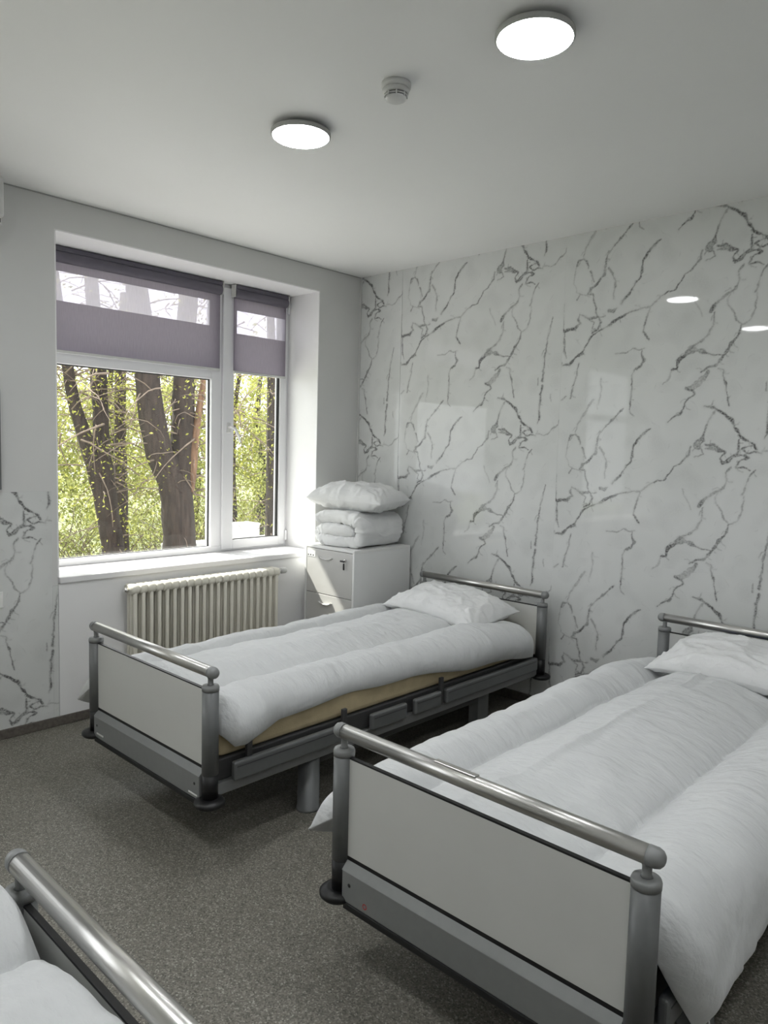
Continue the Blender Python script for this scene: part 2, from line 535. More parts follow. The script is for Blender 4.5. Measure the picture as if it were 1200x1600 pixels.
VEINS = [
 (0.7, [(902,2856,2.9),(883,2821,2.9),(865,2776,2.9),(855,2735,3.6)]),
 (0.75, [(853,2729,6.5),(845,2706,16.3),(834,2687,25.3),(823,2670,25.3)]),
 (0.75, [(792,2666,4.3),(782,2624,4.3),(762,2606,3.6),(738,2575,2.9),(707,2561,2.9),(684,2526,2.9),(660,2488,2.9),(615,2478,2.9),(576,2457,3.3),(547,2434,3.7),(524,2414,3.7)]),
 (0.6, [(803,2646,3.3),(814,2663,3.3),(845,2657,3.2),(859,2631,3.6),(829,2617,3.6),(811,2617,3.2)]),
 (0.75, [(862,2682,5.1),(898,2679,7.2),(934,2664,7.2),(965,2638,5.0),(943,2611,3.6),(954,2586,5.0),(985,2593,4.3),(1006,2619,5.0),(1034,2627,5.0)]),
 (0.7, [(869,2663,5.8),(905,2657,6.5),(947,2647,5.7)]),
 (1, [(850,2875,3.7),(901,2871,6.6),(941,2839,6.5),(983,2813,7.2),(1003,2774,4.3),(1027,2740,5.7),(1040,2720,5.0)]),
 (1, [(991,2794,5.7),(1020,2746,4.9),(1056,2707,4.8),(1101,2682,4.8),(1115,2658,3.2)]),
 (0.8, [(1030,2707,4.0),(1028,2656,4.0),(1025,2635,4.0)]),
 (0.8, [(1101,2682,3.2),(1041,2662,3.2),(1068,2636,3.2),(1102,2645,3.2),(1141,2639,2.4)]),
 (0.5, [(1140,2654,3.2),(1195,2646,3.6),(1228,2655,3.2),(1251,2680,2.8),(1290,2709,2.4),(1304,2749,2.0)]),
 (0.8, [(1025,2635,4.8),(982,2611,4.0),(965,2591,4.0),(947,2594,3.2)]),
 (0.8, [(1025,2635,4.0),(1078,2620,4.0),(1044,2602,3.6),(1019,2569,3.2),(1063,2570,3.2),(1090,2552,2.4)]),
 (0.8, [(995,2567,2.8),(977,2534,2.8),(982,2498,4.2),(970,2463,5.0),(953,2447,6.4),(913,2428,7.1),(890,2413,5.7),(868,2384,7.8),(851,2359,9.2)]),
 (0.8, [(869,2353,3.5),(869,2320,3.5),(859,2274,3.5),(846,2244,5.7),(816,2216,6.4),(780,2190,5.7),(738,2159,7.1),(707,2129,7.1)]),
 (0.7, [(744,2152,7.8),(782,2168,16.0),(814,2159,14.1),(842,2145,4.2),(883,2135,2.8),(919,2130,2.8)]),
 (0.9, [(738,2149,8.5),(707,2125,10.0),(696,2100,7.8),(691,2075,3.6),(665,2073,2.9)]),
 (0.35, [(665,2064,4.3),(648,2019,4.3),(616,1994,2.9)]),
 (0.7, [(1115,2560,3.2),(1083,2509,3.2),(1069,2452,4.0),(1057,2428,4.8)]),
 (0.5, [(1066,2423,3.2),(1065,2349,3.2),(1046,2292,3.6),(1007,2277,3.6),(975,2299,3.6),(969,2329,3.6),(939,2377,3.2),(933,2408,3.2),(954,2451,3.2)]),
 (0.7, [(1007,2277,3.2),(992,2222,3.6),(966,2194,4.8),(932,2144,5.6)]),
 (0.7, [(999,2233,4.9),(964,2182,5.6),(931,2135,7.0),(898,2088,5.6),(880,2077,4.9)]),
 (0.8, [(880,2077,4.9),(844,2066,6.3),(820,2055,7.0)]),
 (0.6, [(851,2047,8.8),(834,2020,19.3),(811,1999,26.4),(787,1977,22.9),(762,1969,10.6)]),
 (0.85, [(749,1969,5.7),(782,1955,4.9),(795,1939,3.5),(777,1924,3.2),(747,1896,3.5),(736,1861,3.5),(718,1835,4.2),(686,1816,3.5),(658,1787,2.1)]),
 (0.75, [(905,2063,2.8),(930,2055,2.8),(936,2011,3.1),(950,1968,3.1),(960,1912,2.8),(968,1874,2.1)]),
 (0.7, [(401,2875,3.0),(354,2824,3.0),(305,2779,3.0),(264,2732,3.0)]),
 (0.85, [(268,2752,3.1),(255,2713,3.8),(250,2667,7.6),(245,2627,8.4),(210,2577,7.6),(165,2555,6.9),(151,2529,3.1)]),
 (0.7, [(269,2657,4.6),(297,2626,4.2),(318,2576,4.5),(313,2522,3.0),(312,2482,2.2)]),
 (0.65, [(72,2693,3.5),(86,2726,4.3),(117,2731,4.3),(142,2710,5.0),(147,2675,3.5)]),
 (0.7, [(160,2652,3.8),(177,2622,3.8),(186,2594,3.1)]),
 (0.35, [(72,2693,2.3),(63,2638,2.3),(57,2597,2.3),(80,2545,2.7),(120,2526,3.1),(152,2522,3.1)]),
 (0.6, [(82,2503,3.8),(105,2528,3.5)]),
 (0.75, [(151,2529,3.4),(183,2518,3.8),(196,2475,3.8),(205,2447,3.8),(207,2426,3.8)]),
 (0.85, [(207,2426,3.8),(220,2397,5.3),(174,2388,4.5),(143,2398,3.8),(106,2419,3.8),(96,2396,3.8),(109,2366,6.1),(75,2345,8.4),(35,2338,7.7),(11,2333,5.4),(2,2348,3.5)]),
 (0.8, [(227,2396,4.5),(240,2360,3.8),(224,2321,4.5),(190,2310,5.3)]),
 (0.8, [(174,2384,3.8),(198,2365,3.8),(189,2331,3.4)]),
 (0.65, [(2,2348,3.5),(-4,2463,2.7),(-8,2549,2.7),(-32,2609,2.3),(-31,2666,1.6)]),
 (0.6, [(12,2319,3.1),(15,2247,3.1),(17,2218,3.4)]),
 (0.6, [(11,2322,3.1),(17,2221,3.8),(35,2177,1.9)]),
 (0.85, [(390,2389,5.2),(347,2373,6.7),(298,2341,4.5),(239,2316,3.8),(194,2296,6.0),(166,2256,4.5),(145,2216,4.5),(107,2183,5.3)]),
 (0.85, [(138,2198,6.0),(92,2173,6.1),(53,2137,8.4),(13,2132,5.3)]),
 (0.8, [(4,2147,3.1),(-26,2095,8.4),(-57,2052,7.7),(-48,2037,5.4),(-71,1987,13.1)]),
 (0.5, [(1230,1885,1.9),(1232,1841,1.5)]),
 (0.75, [(113,2137,2.3),(98,2052,3.0),(77,1989,7.6),(68,1939,3.0)]),
 (0.6, [(39,1947,3.0),(11,1930,3.8)]),
 (0.6, [(1219,2341,2.3),(1210,2277,3.1),(1192,2213,3.9),(1180,2111,3.1)]),
 (0.8, [(1186,2165,3.9),(1174,2071,4.7),(1173,1998,5.4),(1166,1968,8.5)]),
 (0.5, [(1140,1985,3.1),(1138,1940,3.1)]),
 (0.8, [(1168,1939,8.5),(1161,1902,5.4),(1156,1828,4.6),(1156,1746,5.4),(1149,1709,1.5)]),
 (0.85, [(565,2761,2.2),(513,2725,4.5),(487,2696,5.2),(475,2666,5.2),(467,2621,5.9),(463,2582,5.2),(433,2540,3.7),(394,2492,8.2),(360,2456,5.2)]),
 (0.75, [(332,2433,4.5),(311,2418,11.2),(289,2417,9.7)]),
 (0.85, [(524,2417,3.7),(476,2413,3.7),(420,2403,4.4),(385,2390,5.2),(343,2371,6.7),(285,2342,3.7)]),
 (0.75, [(527,2414,2.9),(513,2373,5.9),(501,2335,3.7),(493,2289,2.9),(512,2261,5.8),(534,2239,5.1)]),
 (0.5, [(339,2177,2.2),(404,2179,2.2),(439,2197,2.6),(509,2192,2.5)]),
 (0.75, [(492,2193,2.9),(493,2160,3.6),(505,2132,8.7),(493,2100,5.8),(459,2082,4.4),(443,2056,3.6),(444,1982,5.1),(441,1907,4.4),(440,1860,2.2)]),
 (0.35, [(759,2441,1.8),(788,2381,1.8),(809,2335,1.8)]),
 (0.55, [(261,2044,3.0),(261,1989,3.0),(256,1940,3.3),(250,1898,2.2)]),
 (0.6, [(222,1927,7.4),(186,1879,9.0),(150,1823,6.7),(128,1787,3.7),(114,1744,2.3)]),
]

TW, TH = 1.295, 1.005
NU, NVT = 350, 272
RU, RV = TW / NU, TH / NVT


def vein_tile():
    """darkness of the printed veins over one repeat of the print (numpy, wraps vertically)"""
    N = np.zeros((6, NU + 1, NVT))
    for i in range(NU + 1):
        for j in range(NVT):
            x, y = i * RU, j * RV
            N[0, i, j] = noise.noise(Vector((x * 32, y * 32, 3.1)))
            N[1, i, j] = noise.noise(Vector((x * 11, y * 11, 9.7)))
            N[2, i, j] = noise.noise(Vector((x * 26, y * 26, 20.3)))
            N[3, i, j] = noise.noise(Vector((x * 26, y * 26, 31.9)))
            N[4, i, j] = noise.noise(Vector((x * 90, y * 90, 44.1)))
            N[5, i, j] = noise.noise(Vector((x * 90, y * 90, 57.7)))
    wob, slow = N[0], N[1]
    wx = 0.0065 * N[2] + 0.0030 * N[4]
    wy = 0.0065 * N[3] + 0.0030 * N[5]
    T = np.zeros((NU + 1, NVT))
    rnd = random.Random(5)
    lines = [(st, [(a / 1000.0, b / 1000.0, c / 1000.0) for a, b, c in pts]) for st, pts in VEINS]
    # small offshoots and splinters beside the main veins
    for st, pts in list(lines):
        for a, b in zip(pts[:-1], pts[1:]):
            L = math.hypot(b[0] - a[0], b[1] - a[1])
            if rnd.random() < L / 0.075 and st > 0.5:
                q = rnd.random()
                x, y = a[0] + (b[0] - a[0]) * q, a[1] + (b[1] - a[1]) * q
                an = math.atan2(b[1] - a[1], b[0] - a[0]) + rnd.choice((-1, 1)) * rnd.uniform(0.35, 1.1)
                l = rnd.uniform(0.015, 0.045)
                lines.append((st * rnd.uniform(0.35, 0.7), [(x, y, 0.0022), (x + l * 0.5 * math.cos(an), y + l * 0.5 * math.sin(an), 0.0020),
                                                           (x + l * math.cos(an + 0.4), y + l * math.sin(an + 0.4), 0.0012)]))
    for st, pts in lines:
        for a, b in zip(pts[:-1], pts[1:]):
            ax, ay = a[0], a[1] % TH
            bx, by = b[0], ay + (b[1] - a[1])
            wm = max(a[2], b[2])
            reach = wm * 2.4 + 0.022
            i0, i1 = max(int((min(ax, bx) - reach) / RU), 0), min(int((max(ax, bx) + reach) / RU) + 1, NU)
            j0, j1 = int(math.floor((min(ay, by) - reach) / RV)), int((max(ay, by) + reach) / RV) + 1
            if i1 <= i0:
                continue
            ii = np.arange(i0, i1 + 1)[:, None]
            jj = np.arange(j0, j1 + 1)[None, :]
            jm = jj % NVT
            px, py = ii * RU + wx[ii, jm], jj * RV + wy[ii, jm]
            dx, dy = bx - ax, by - ay
            t = np.clip(((px - ax) * dx + (py - ay) * dy) / (dx * dx + dy * dy + 1e-9), 0, 1)
            d = np.hypot(px - ax - t * dx, py - ay - t * dy)
            wd = a[2] + (b[2] - a[2]) * t
            wv = wob[ii, jm]
            wid = np.maximum(0.0011, wd * np.clip(0.92 + 1.0 * wv, 0.35, 1.6))
            core = 1 - np.clip((d - wid * 0.72) / (wid * 0.30 + 0.0026), 0, 1)
            # broad blotches stay a speckled grey with a darker rim
            blot = np.clip((wd - 0.008) / 0.010, 0, 1)
            rimd = np.exp(-((d - wid * 0.78) / 0.0035) ** 2)
            core = core * (1 - blot * (0.45 - 0.45 * rimd))
            halo = 0.14 * np.clip(1 - d / (wd * 1.7 + 0.012), 0, 1)
            fade = np.clip(0.84 + 0.95 * slow[ii, jm] + 0.25 * wv, 0.34, 1.0)
            val = st * (fade * core + halo)
            T[ii, jm] = np.maximum(T[ii, jm], np.clip(val, 0, 1))
    # faint cloudy greys and hair cracks
    T = np.maximum(T, 0.09 * np.clip(slow * 1.6, 0, 1))
    T = np.maximum(T, 0.22 * np.clip(1 - np.abs(slow - 0.10) * 30, 0, 1) * np.clip(wob * 2.0, 0, 1))
    return T


TILE = vein_tile()


def marble_panel(u0, nu, z0, z1, off, axis, parent, at):
    """one glossy panel: dense front grid carrying the vein print, 7 mm thick edge; returns the object"""
    nz = int(round((z1 - z0) / RV))
    us = np.arange(nu + 1) * RU
    zs = z0 + np.arange(nz + 1) * (z1 - z0) / nz
    us2 = us.copy()
    us2[0] += 0.0003
    us2[-1] -= 0.0003
    U, Z = np.meshgrid(us2, zs, indexing='ij')
    iu = np.clip((np.arange(nu + 1) + int(round(u0 / RU))), 0, NU)
    jv = np.round((zs - off) / RV).astype(int) % NVT
    val = TILE[iu][:, jv]
    n = (nu + 1) * (nz + 1)
    V = np.zeros((n, 3))
    V[:, 2] = Z.ravel()
    if axis == 'x':           # runs along x, faces -y
        V[:, 0] = U.ravel()
        f = grid_faces(nu + 1, nz + 1)
    else:                     # runs along +y, faces +x
        V[:, 1] = U.ravel()
        f = grid_faces(nu + 1, nz + 1, True)
    # rim going back to the wall
    idx = np.arange(n).reshape(nu + 1, nz + 1)
    loop = np.concatenate([idx[:, 0], idx[-1, 1:], idx[-2::-1, -1], idx[0, -2:0:-1]])
    back = V[loop].copy()
    if axis == 'x':
        back[:, 1] += 0.007
    else:
        back[:, 0] -= 0.007
    nb = len(loop)
    k = np.arange(nb)
    rim = np.stack([loop[k], n + k, n + (k + 1) % nb, loop[(k + 1) % nb]], 1)
    o = mesh_np('marble_panel', np.vstack([V, back]), np.vstack([f, rim]), M['marble'], parent, smooth=False)
    a = o.data.attributes.new('vein', 'FLOAT', 'POINT')
    a.data.foreach_set('value', np.concatenate([val.ravel(), val.ravel()[loop]]).astype(np.float32))
    o.location = at
    return o


p0 = marble_panel(0.875, 113, FL + 0.06, CE, -0.08, 'x', wall_right, (0, 0, 0))
p1 = marble_panel(0.0, 350, FL + 0.06, CE, 0.0, 'x', wall_right, (0.42, 0, 0))
p2 = marble_panel(0.0, 350, FL + 0.06, CE, -0.08, 'x', wall_right, (1.715, 0, 0))
for src, x in ((p1, 3.01), (p2, 4.305)):
    c = src.copy()
    COL.objects.link(c)
    c.parent = wall_right
    c.location = (x, 0, 0)
marble_panel(0.02, 312, FL + 0.05, 1.255, -0.55, 'y', wall_left, (0.008, -2.297 - 312 * RU, 0))
marble_panel(0.02 + 312 * RU, 8, FL + 0.05, 0.74, -0.55, 'y', wall_left, (0.008, -2.297, 0))

# coved vinyl skirting
sk = MB().box(0.0, 0.012, YM, -0.012, FL, FL + 0.055)
struct(sk.build('baseboard_left', M['base'], bevel=0.005), 'brown-grey vinyl skirting along the window wall')
sk = MB().box(0.012, XM, -0.012, 0.006, FL, FL + 0.06)
struct(sk.build('baseboard_right', M['base'], bevel=0.005), 'brown-grey vinyl skirting along the marble wall')


# ------------------------------------------------------------------ windows
def window(name, label, y0, y1, flip):
    """frame, fixed light with transom, narrow opening sash; flip=True mirrors along y"""
    root = empty(name, (-0.37, (y0 + y1) / 2, 0.785))
    struct(root, label)
    L = y1 - y0
    ox, oy, oz = -0.37, (y0 + y1) / 2, 0.785

    def bx(nm, mt, a0, a1, z0, z1, x0, x1, parent=root, bevel=0.003):
        # a: distance from the right (y1) edge
        ya, yb = (y1 - a1, y1 - a0) if not flip else (y0 + a0, y0 + a1)
        return box(nm, mt, (x0 - ox, x1 - ox, ya - oy, yb - oy, z0 - oz, z1 - oz), parent, bevel)

    fx = (-0.405, -0.335)
    for nm, a0, a1, z0, z1 in (('frame_jamb', 0, 0.035, 0.785, 2.634), ('frame_jamb', L - 0.06, L, 0.785, 2.634),
                               ('frame_head', 0.035, L - 0.06, 2.565, 2.634), ('frame_bottom', 0.035, L - 0.06, 0.785, 0.826),
                               ('mullion', 0.587, 0.668, 0.826, 2.565), ('transom', 0.668, L - 0.06, 1.975, 2.037)):
        bx(nm, M['pvc'], a0, a1, z0, z1, *fx)
    # panes of the fixed light with black gaskets
    for z0, z1 in ((0.826, 1.975), (2.037, 2.565)):
        p = bx('pane', M['glass'], 0.668, L - 0.06, z0, z1, -0.376, -0.372, bevel=0)
        g = MB()
        for a0, a1, q0, q1 in ((0.668, 0.676, z0, z1), (0.668, L - 0.06, z1 - 0.007, z1), (0.668, L - 0.06, z0, z0 + 0.004)):
            ya, yb = (y1 - a1, y1 - a0) if not flip else (y0 + a0, y0 + a1)
            g.box(-0.371 - ox, -0.360 - ox, ya - oy, yb - oy, q0 - oz, q1 - oz)
        g.build('gasket', M['gasket'], p)
    # opening sash, slightly proud of the frame
    s0, s1 = 0.032, 0.585
    sx = (-0.385, -0.318)
    zs0, zs1 = 0.800, 2.60
    st = bx('sash', M['pvc'], s1 - 0.088, s1, zs0, zs1, *sx)
    for a0, a1, z0, z1 in ((s0, s0 + 0.055, zs0, zs1), (s0 + 0.055, s1 - 0.088, zs0, 0.862), (s0 + 0.055, s1 - 0.088, 2.53, zs1)):
        bx('sash_rail', M['pvc'], a0, a1, z0, z1, *sx)
    p = bx('pane', M['glass'], s0 + 0.055, s1 - 0.088, 0.862, 2.53, -0.356, -0.352, bevel=0)
    g = MB()
    for a0, a1, q0, q1 in ((s0 + 0.055, s0 + 0.070, 0.862, 2.53), (s0 + 0.055, s1 - 0.088, 0.862, 0.868)):
        ya, yb = (y1 - a1, y1 - a0) if not flip else (y0 + a0, y0 + a1)
        g.box(-0.351 - ox, -0.335 - ox, ya - oy, yb - oy, q0 - oz, q1 - oz)
    g.build('gasket', M['gasket'], p)
    # lever handle
    hy = s1 - 0.044
    h = bx('handle', M['plastic'], hy - 0.014, hy + 0.014, 1.615, 1.685, -0.318, -0.308, bevel=0.004)
    yy = (y1 - hy) if not flip else (y0 + hy)
    lv = MB().tube([(-0.31 - ox, yy - oy, 1.655 - oz), (-0.275 - ox, yy - oy, 1.655 - oz), (-0.268 - ox, yy + 0.02 - oy, 1.645 - oz),
                    (-0.268 - ox, yy + 0.05 - oy, 1.60 - oz), (-0.268 - ox, yy + 0.065 - oy, 1.55 - oz)], [0.010, 0.010, 0.011, 0.010, 0.008], 10)
    lv.build('lever', M['sill'], h)
    # hinge covers
    for z in (0.83, 2.50):
        bx('hinge_cover', M['pvc'], 0.012, 0.030, z, z + 0.075, -0.335, -0.310, bevel=0.004)
    bx('window_sill', M['sill'], -0.0 + 0.002, L - 0.002, 0.750, 0.785, -0.405, 0.022, bevel=0.005)
    return root


window('window_1', 'white plastic window with a fixed light and narrow sash', *W1, False)
window('window_2', 'second white window further along the same wall', *W2, False)


def blind(y0, y1, z0, band, name_label):
    x = -0.300
    root = empty('roller_blind', (x, (y0 + y1) / 2, z0))
    tag(root, name_label, 'blind', 'lavender grey roller blinds on the window')
    cy = (y0 + y1) / 2
    zt = 2.600
    # fabric with a sheer band let in
    b0, b1, bz0, bz1 = band
    f = MB()
    for a, b, c, d in ((y0, y1, bz1, zt - 0.03), (y0, y1, z0, bz0), (y0, b0, bz0, bz1), (b1, y1, bz0, bz1)):
        f.add([(0, a - cy, c - z0), (0, b - cy, c - z0), (0, b - cy, d - z0), (0, a - cy, d - z0)], [(0, 1, 2, 3)])
    fo = f.build('fabric', M['blind'], root)
    s = MB().add([(0, b0 - cy, bz0 - z0), (0, b1 - cy, bz0 - z0), (0, b1 - cy, bz1 - z0), (0, b0 - cy, bz1 - z0)], [(0, 1, 2, 3)])
    so = s.build('sheer_band', M['sheer'], fo)
    so['label'] = 'bright see-through band of the blind'
    MB().lathe([(0.030, y0 - cy), (0.033, y0 - cy + 0.004), (0.033, y1 - cy - 0.004), (0.030, y1 - cy)], (0.006, 0, zt - z0 - 0.03), 24, 'y').build('roller_tube', M['blindtube'], root)
    box('cassette', M['blindtube'], (-0.014, 0.03, y0 - cy, y1 - cy, zt - z0 - 0.004, zt - z0 + 0.024), root, 0.004)
    box('bottom_bar', M['plastic'], (-0.006, 0.006, y0 - cy, y1 - cy, -0.014, 0.002), root, 0.002)
    for yy in (y0 - 0.012, y1 + 0.002):
        box('bracket', M['plastic'], (-0.015, 0.03, yy - cy, yy - cy + 0.010, zt - z0 - 0.06, zt - z0 + 0.026), root, 0.003)
    return root


blind(-2.20, -1.035, 2.045, (-2.19, -1.118, 2.325, 2.490), 'wide lavender grey blind half down over the left fixed pane')
blind(-0.925, -0.468, 2.042, (-0.898, -0.476, 2.300, 2.455), 'narrow lavender grey blind half down over the right sash')

# ------------------------------------------------------------------ ceiling lamps and detector


def ceiling_lamp(x, y, label):
    root = empty('ceiling_lamp', (x, y, CE))
    tag(root, label, 'ceiling lamp', 'round ceiling lamps')
    MB().lathe([(0.085, -0.0145), (0.085, 0.0)], n=40).build('mount', M['greyplastic'], root)
    MB().lathe([(0.10, -0.014), (0.1185, -0.0145), (0.1205, -0.018), (0.1205, -0.029), (0.1165, -0.0325), (0.1135, -0.0325), (0.1135, -0.024)], n=56).build('rim', M['greyplastic'], root)
    MB().lathe([(0.1133, -0.028), (0.1133, -0.0325), (0.110, -0.0345), (0.06, -0.0355), (0.002, -0.0358)], n=56).build('diffuser', M['lamp'], root)['label'] = 'glowing white disc'
    return root


ceiling_lamp(1.625, -1.955, 'smaller-looking lit round ceiling lamp nearer the window wall')
ceiling_lamp(2.71, -1.948, 'largest lit round ceiling lamp near the top edge of the photo')
ceiling_lamp(1.66, -3.62, 'lit round ceiling lamp outside the photo, mirrored in the marble near its right edge')
ceiling_lamp(2.71, -3.62, 'lit round ceiling lamp above the viewpoint')
ceiling_lamp(4.30, -1.95, 'unseen lit ceiling lamp added past the right edge of the photo')  # unseen lamp added for more room light
ceiling_lamp(4.30, -3.62, 'unseen lit ceiling lamp added behind the viewpoint')  # extra lamp out of view, there to brighten the room

sd_ = empty('smoke_detector', (2.163, -1.974, CE))
tag(sd_, 'small white smoke detector on the ceiling between the two lamps', 'smoke detector')
MB().lathe([(0.052, 0.0), (0.052, -0.016), (0.047, -0.020)], n=36).build('base', M['plastic'], sd_)
MB().lathe([(0.047, -0.020), (0.046, -0.032), (0.040, -0.036)], n=36).build('body', M['plastic'], sd_)
MB().lathe([(0.034, -0.034), (0.033, -0.050)], n=36).build('vent', M['ink'], sd_)
MB().lathe([(0.040, -0.0405), (0.041, -0.042), (0.040, -0.0435)], n=36).build('vent_ring', M['plastic'], sd_)
MB().lathe([(0.037, -0.047), (0.036, -0.053), (0.028, -0.058), (0.004, -0.0595)], n=36).build('cap', M['plastic'], sd_)
for k in range(8):
    a = k * math.pi / 4
    c, s = 0.039 * math.cos(a), 0.039 * math.sin(a)
    box('rib', M['plastic'], (c - 0.002, c + 0.002, s - 0.002, s + 0.002, -0.050, -0.034), sd_)

# ------------------------------------------------------------------ radiator
RZ0, RZ1 = 0.13, 0.715
rad = empty('radiator', (0.0, -1.37, FL))
tag(rad, 'cream column radiator under the window sill', 'radiator')
NSEC, RY0, RY1 = 21, -1.905, -0.835
pit = (RY1 - RY0) / NSEC


def rad_section():
    s = MB()
    h = pit * 0.5
    for xx in (0.055, 0.090, 0.125):
        s.lathe([(0.006, RZ0 - FL + 0.01), (0.0125, RZ0 - FL + 0.04), (0.0125, RZ1 - FL - 0.045), (0.010, RZ1 - FL - 0.02)], (xx, 0, 0), 12)
    for z0, z1 in ((RZ0 - FL, RZ0 - FL + 0.055), (RZ1 - FL - 0.055, RZ1 - FL)):
        # rounded header across the depth
        n = 10
        vs = []
        for yy in (-h * 0.60, -h * 0.98, h * 0.98, h * 0.60):
            ins = 0.008 if abs(yy) < h * 0.8 else 0.0
            for i in range(n):
                a = math.pi * 2 * i / n + math.pi / n
                cx, cz = 0.090, (z0 + z1) / 2
                vs.append((cx + (0.054 - ins) * max(-1, min(1, 1.25 * math.cos(a))), yy * 0 + (yy if ins == 0 else yy), cz + (0.0275 - ins * .6) * max(-1, min(1, 1.2 * math.sin(a)))))
        order = [(-h * 0.98, 0.008), (-h * 0.6, 0.0), (h * 0.6, 0.0), (h * 0.98, 0.008)]
        vs = []
        for yy, ins in order:
            for i in range(n):
                a = math.pi * 2 * i / n + math.pi / n
                vs.append((0.090 + (0.054 - ins) * max(-1, min(1, 1.25 * math.cos(a))), yy, (z0 + z1) / 2 + (0.0275 - ins * .5) * max(-1, min(1, 1.2 * math.sin(a)))))
        fs = [(k * n + i, k * n + (i + 1) % n, (k + 1) * n + (i + 1) % n, (k + 1) * n + i) for k in range(3) for i in range(n)]
        fs += [tuple(reversed(range(n))), tuple(3 * n + i for i in range(n))]
        s.add(vs, fs, True)
    return s


sec0 = rad_section().build('section', M['radiator'], rad)
sec0.location = (0, RY0 + pit * 0.5 + 1.37, 0)
for k in range(1, NSEC):
    c = sec0.copy()
    COL.objects.link(c)
    c.parent = rad
    c.location = (0, RY0 + pit * (k + 0.5) + 1.37, 0)
MB().lathe([(0.010, 0.0), (0.014, -0.004), (0.014, -0.018), (0.009, -0.024)], (0.09, RY0 + 1.37, RZ1 - FL - 0.03), 14, 'y').build('end_plug', M['chrome'], rad)
val_ = MB().lathe([(0.010, 0.0), (0.010, 0.022), (0.016, 0.024), (0.016, 0.034), (0.013, 0.036)], (0.09, RY1 + 1.37, RZ1 - FL - 0.03), 16, 'y').build('valve', M['chrome'], rad)
MB().lathe([(0.017, 0.036), (0.021, 0.042), (0.021, 0.075), (0.015, 0.085), (0.004, 0.087)], (0.09, RY1 + 1.37, RZ1 - FL - 0.03), 20, 'y').build('thermostat_knob', M['plastic'], val_)
MB().tube([(0.09, RY1 + 1.37 + 0.018, RZ1 - FL - 0.03), (0.04, RY1 + 1.37 + 0.018, RZ1 - FL - 0.035), (0.009, RY1 + 1.37 + 0.018, RZ1 - FL - 0.035)], 0.008, 10).build('feed_pipe', M['plastic'], val_)
for yy in (-0.35, 0.35):
    box('foot', M['radiator'], (0.065, 0.115, yy - 0.02, yy + 0.02, 0.0, RZ0 - FL + 0.01), rad, 0.004)
    box('wall_bracket', M['radiator'], (0.0088, 0.06, yy - 0.01, yy + 0.01, RZ1 - FL - 0.09, RZ1 - FL - 0.06), rad, 0.003)

# ------------------------------------------------------------------ cabinet with drawers
CX0, CX1, CY0, CY1, CZ = 0.095, 0.590, -0.585, -0.030, 0.857
cab = empty('drawer_cabinet', ((CX0 + CX1) / 2, (CY0 + CY1) / 2, FL))
tag(cab, 'white lockable drawer cabinet in the corner beside the window', 'cabinet')
ccx, ccy = (CX0 + CX1) / 2, (CY0 + CY1) / 2


def cb(nm, mt, x0, x1, y0, y1, z0, z1, parent=cab, bevel=0.002):
    return box(nm, mt, (x0 - ccx, x1 - ccx, y0 - ccy, y1 - ccy, z0 - FL, z1 - FL), parent, bevel)


cb('body', M['cab'], CX0 + 0.018, CX1 - 0.018, CY0 + 0.02, CY1, FL + 0.03, CZ - 0.018)
cb('side_panel', M['cab'], CX0, CX0 + 0.018, CY0, CY1, FL, CZ - 0.018)
cb('side_panel', M['cab'], CX1 - 0.018, CX1, CY0, CY1, FL, CZ - 0.018)
cb('top', M['cabtop'], CX0, CX1, CY0, CY1, CZ - 0.018, CZ)
zz = [CZ - 0.020, 0.527, 0.290, 0.030]
for k in range(3):
    dr = cb('drawer_front', M['cabfront'], CX0 + 0.020, CX1 - 0.020, CY0 + 0.001, CY0 + 0.019, zz[k + 1] + 0.002, zz[k] - 0.002)
    # shell-shaped finger pull
    mx_ = (CX0 + CX1) / 2 - 0.03
    vs, fs = [], []
    for i in range(13):
        a = math.pi * i / 12
        for r, d in ((0.062, 0.0), (0.058, -0.010), (0.050, -0.014), (0.048, 0.0)):
            vs.append((mx_ - ccx + r * math.cos(a) * 1.15, CY0 + 0.001 - ccy + d, zz[k] - 0.052 - FL - 0.30 * r * math.sin(a)))
    for i in range(12):
        for j in range(3):
            fs.append((i * 4 + j, i * 4 + j + 1, i * 4 + j + 5, i * 4 + j + 4))
    MB().add(vs, fs, True).build('finger_pull', M['cabtop'], dr)
    if k == 0:
        lk = MB().lathe([(0.011, 0.002), (0.011, -0.005), (0.008, -0.007)], (CX1 - 0.085 - ccx, CY0 - ccy, zz[0] - 0.055 - FL), 18, 'y').build('lock', M['chrome'], dr)
        ky = MB().box(CX1 - 0.107 - ccx, CX1 - 0.063 - ccx, CY0 - 0.030 - ccy, CY0 - 0.026 - ccy, zz[0] - 0.061 - FL, zz[0] - 0.049 - FL)
        ky.box(CX1 - 0.088 - ccx, CX1 - 0.082 - ccx, CY0 - 0.027 - ccy, CY0 - 0.006 - ccy, zz[0] - 0.058 - FL, zz[0] - 0.052 - FL)
        ky.box(CX1 - 0.092 - ccx, CX1 - 0.078 - ccx, CY0 - 0.016 - ccy, CY0 - 0.012 - ccy, zz[0] - 0.115 - FL, zz[0] - 0.070 - FL)
        ky.build('key', M['black'], dr, 0.002)
        st = cb('sticker', M['label'], CX0 + 0.030, CX0 + 0.110, CY0 - 0.0004, CY0 + 0.0008, zz[0] - 0.062, zz[0] - 0.018, dr, 0)
        d_ = MB()
        for q in (0.038, 0.062, 0.088):
            d_.lathe([(0.006, 0.0), (0.006, -0.0006)], (CX0 + q - ccx, CY0 - 0.0004 - ccy, zz[0] - 0.051 - FL), 12, 'y')
        d_.build('sticker_print', M['ink'], st)
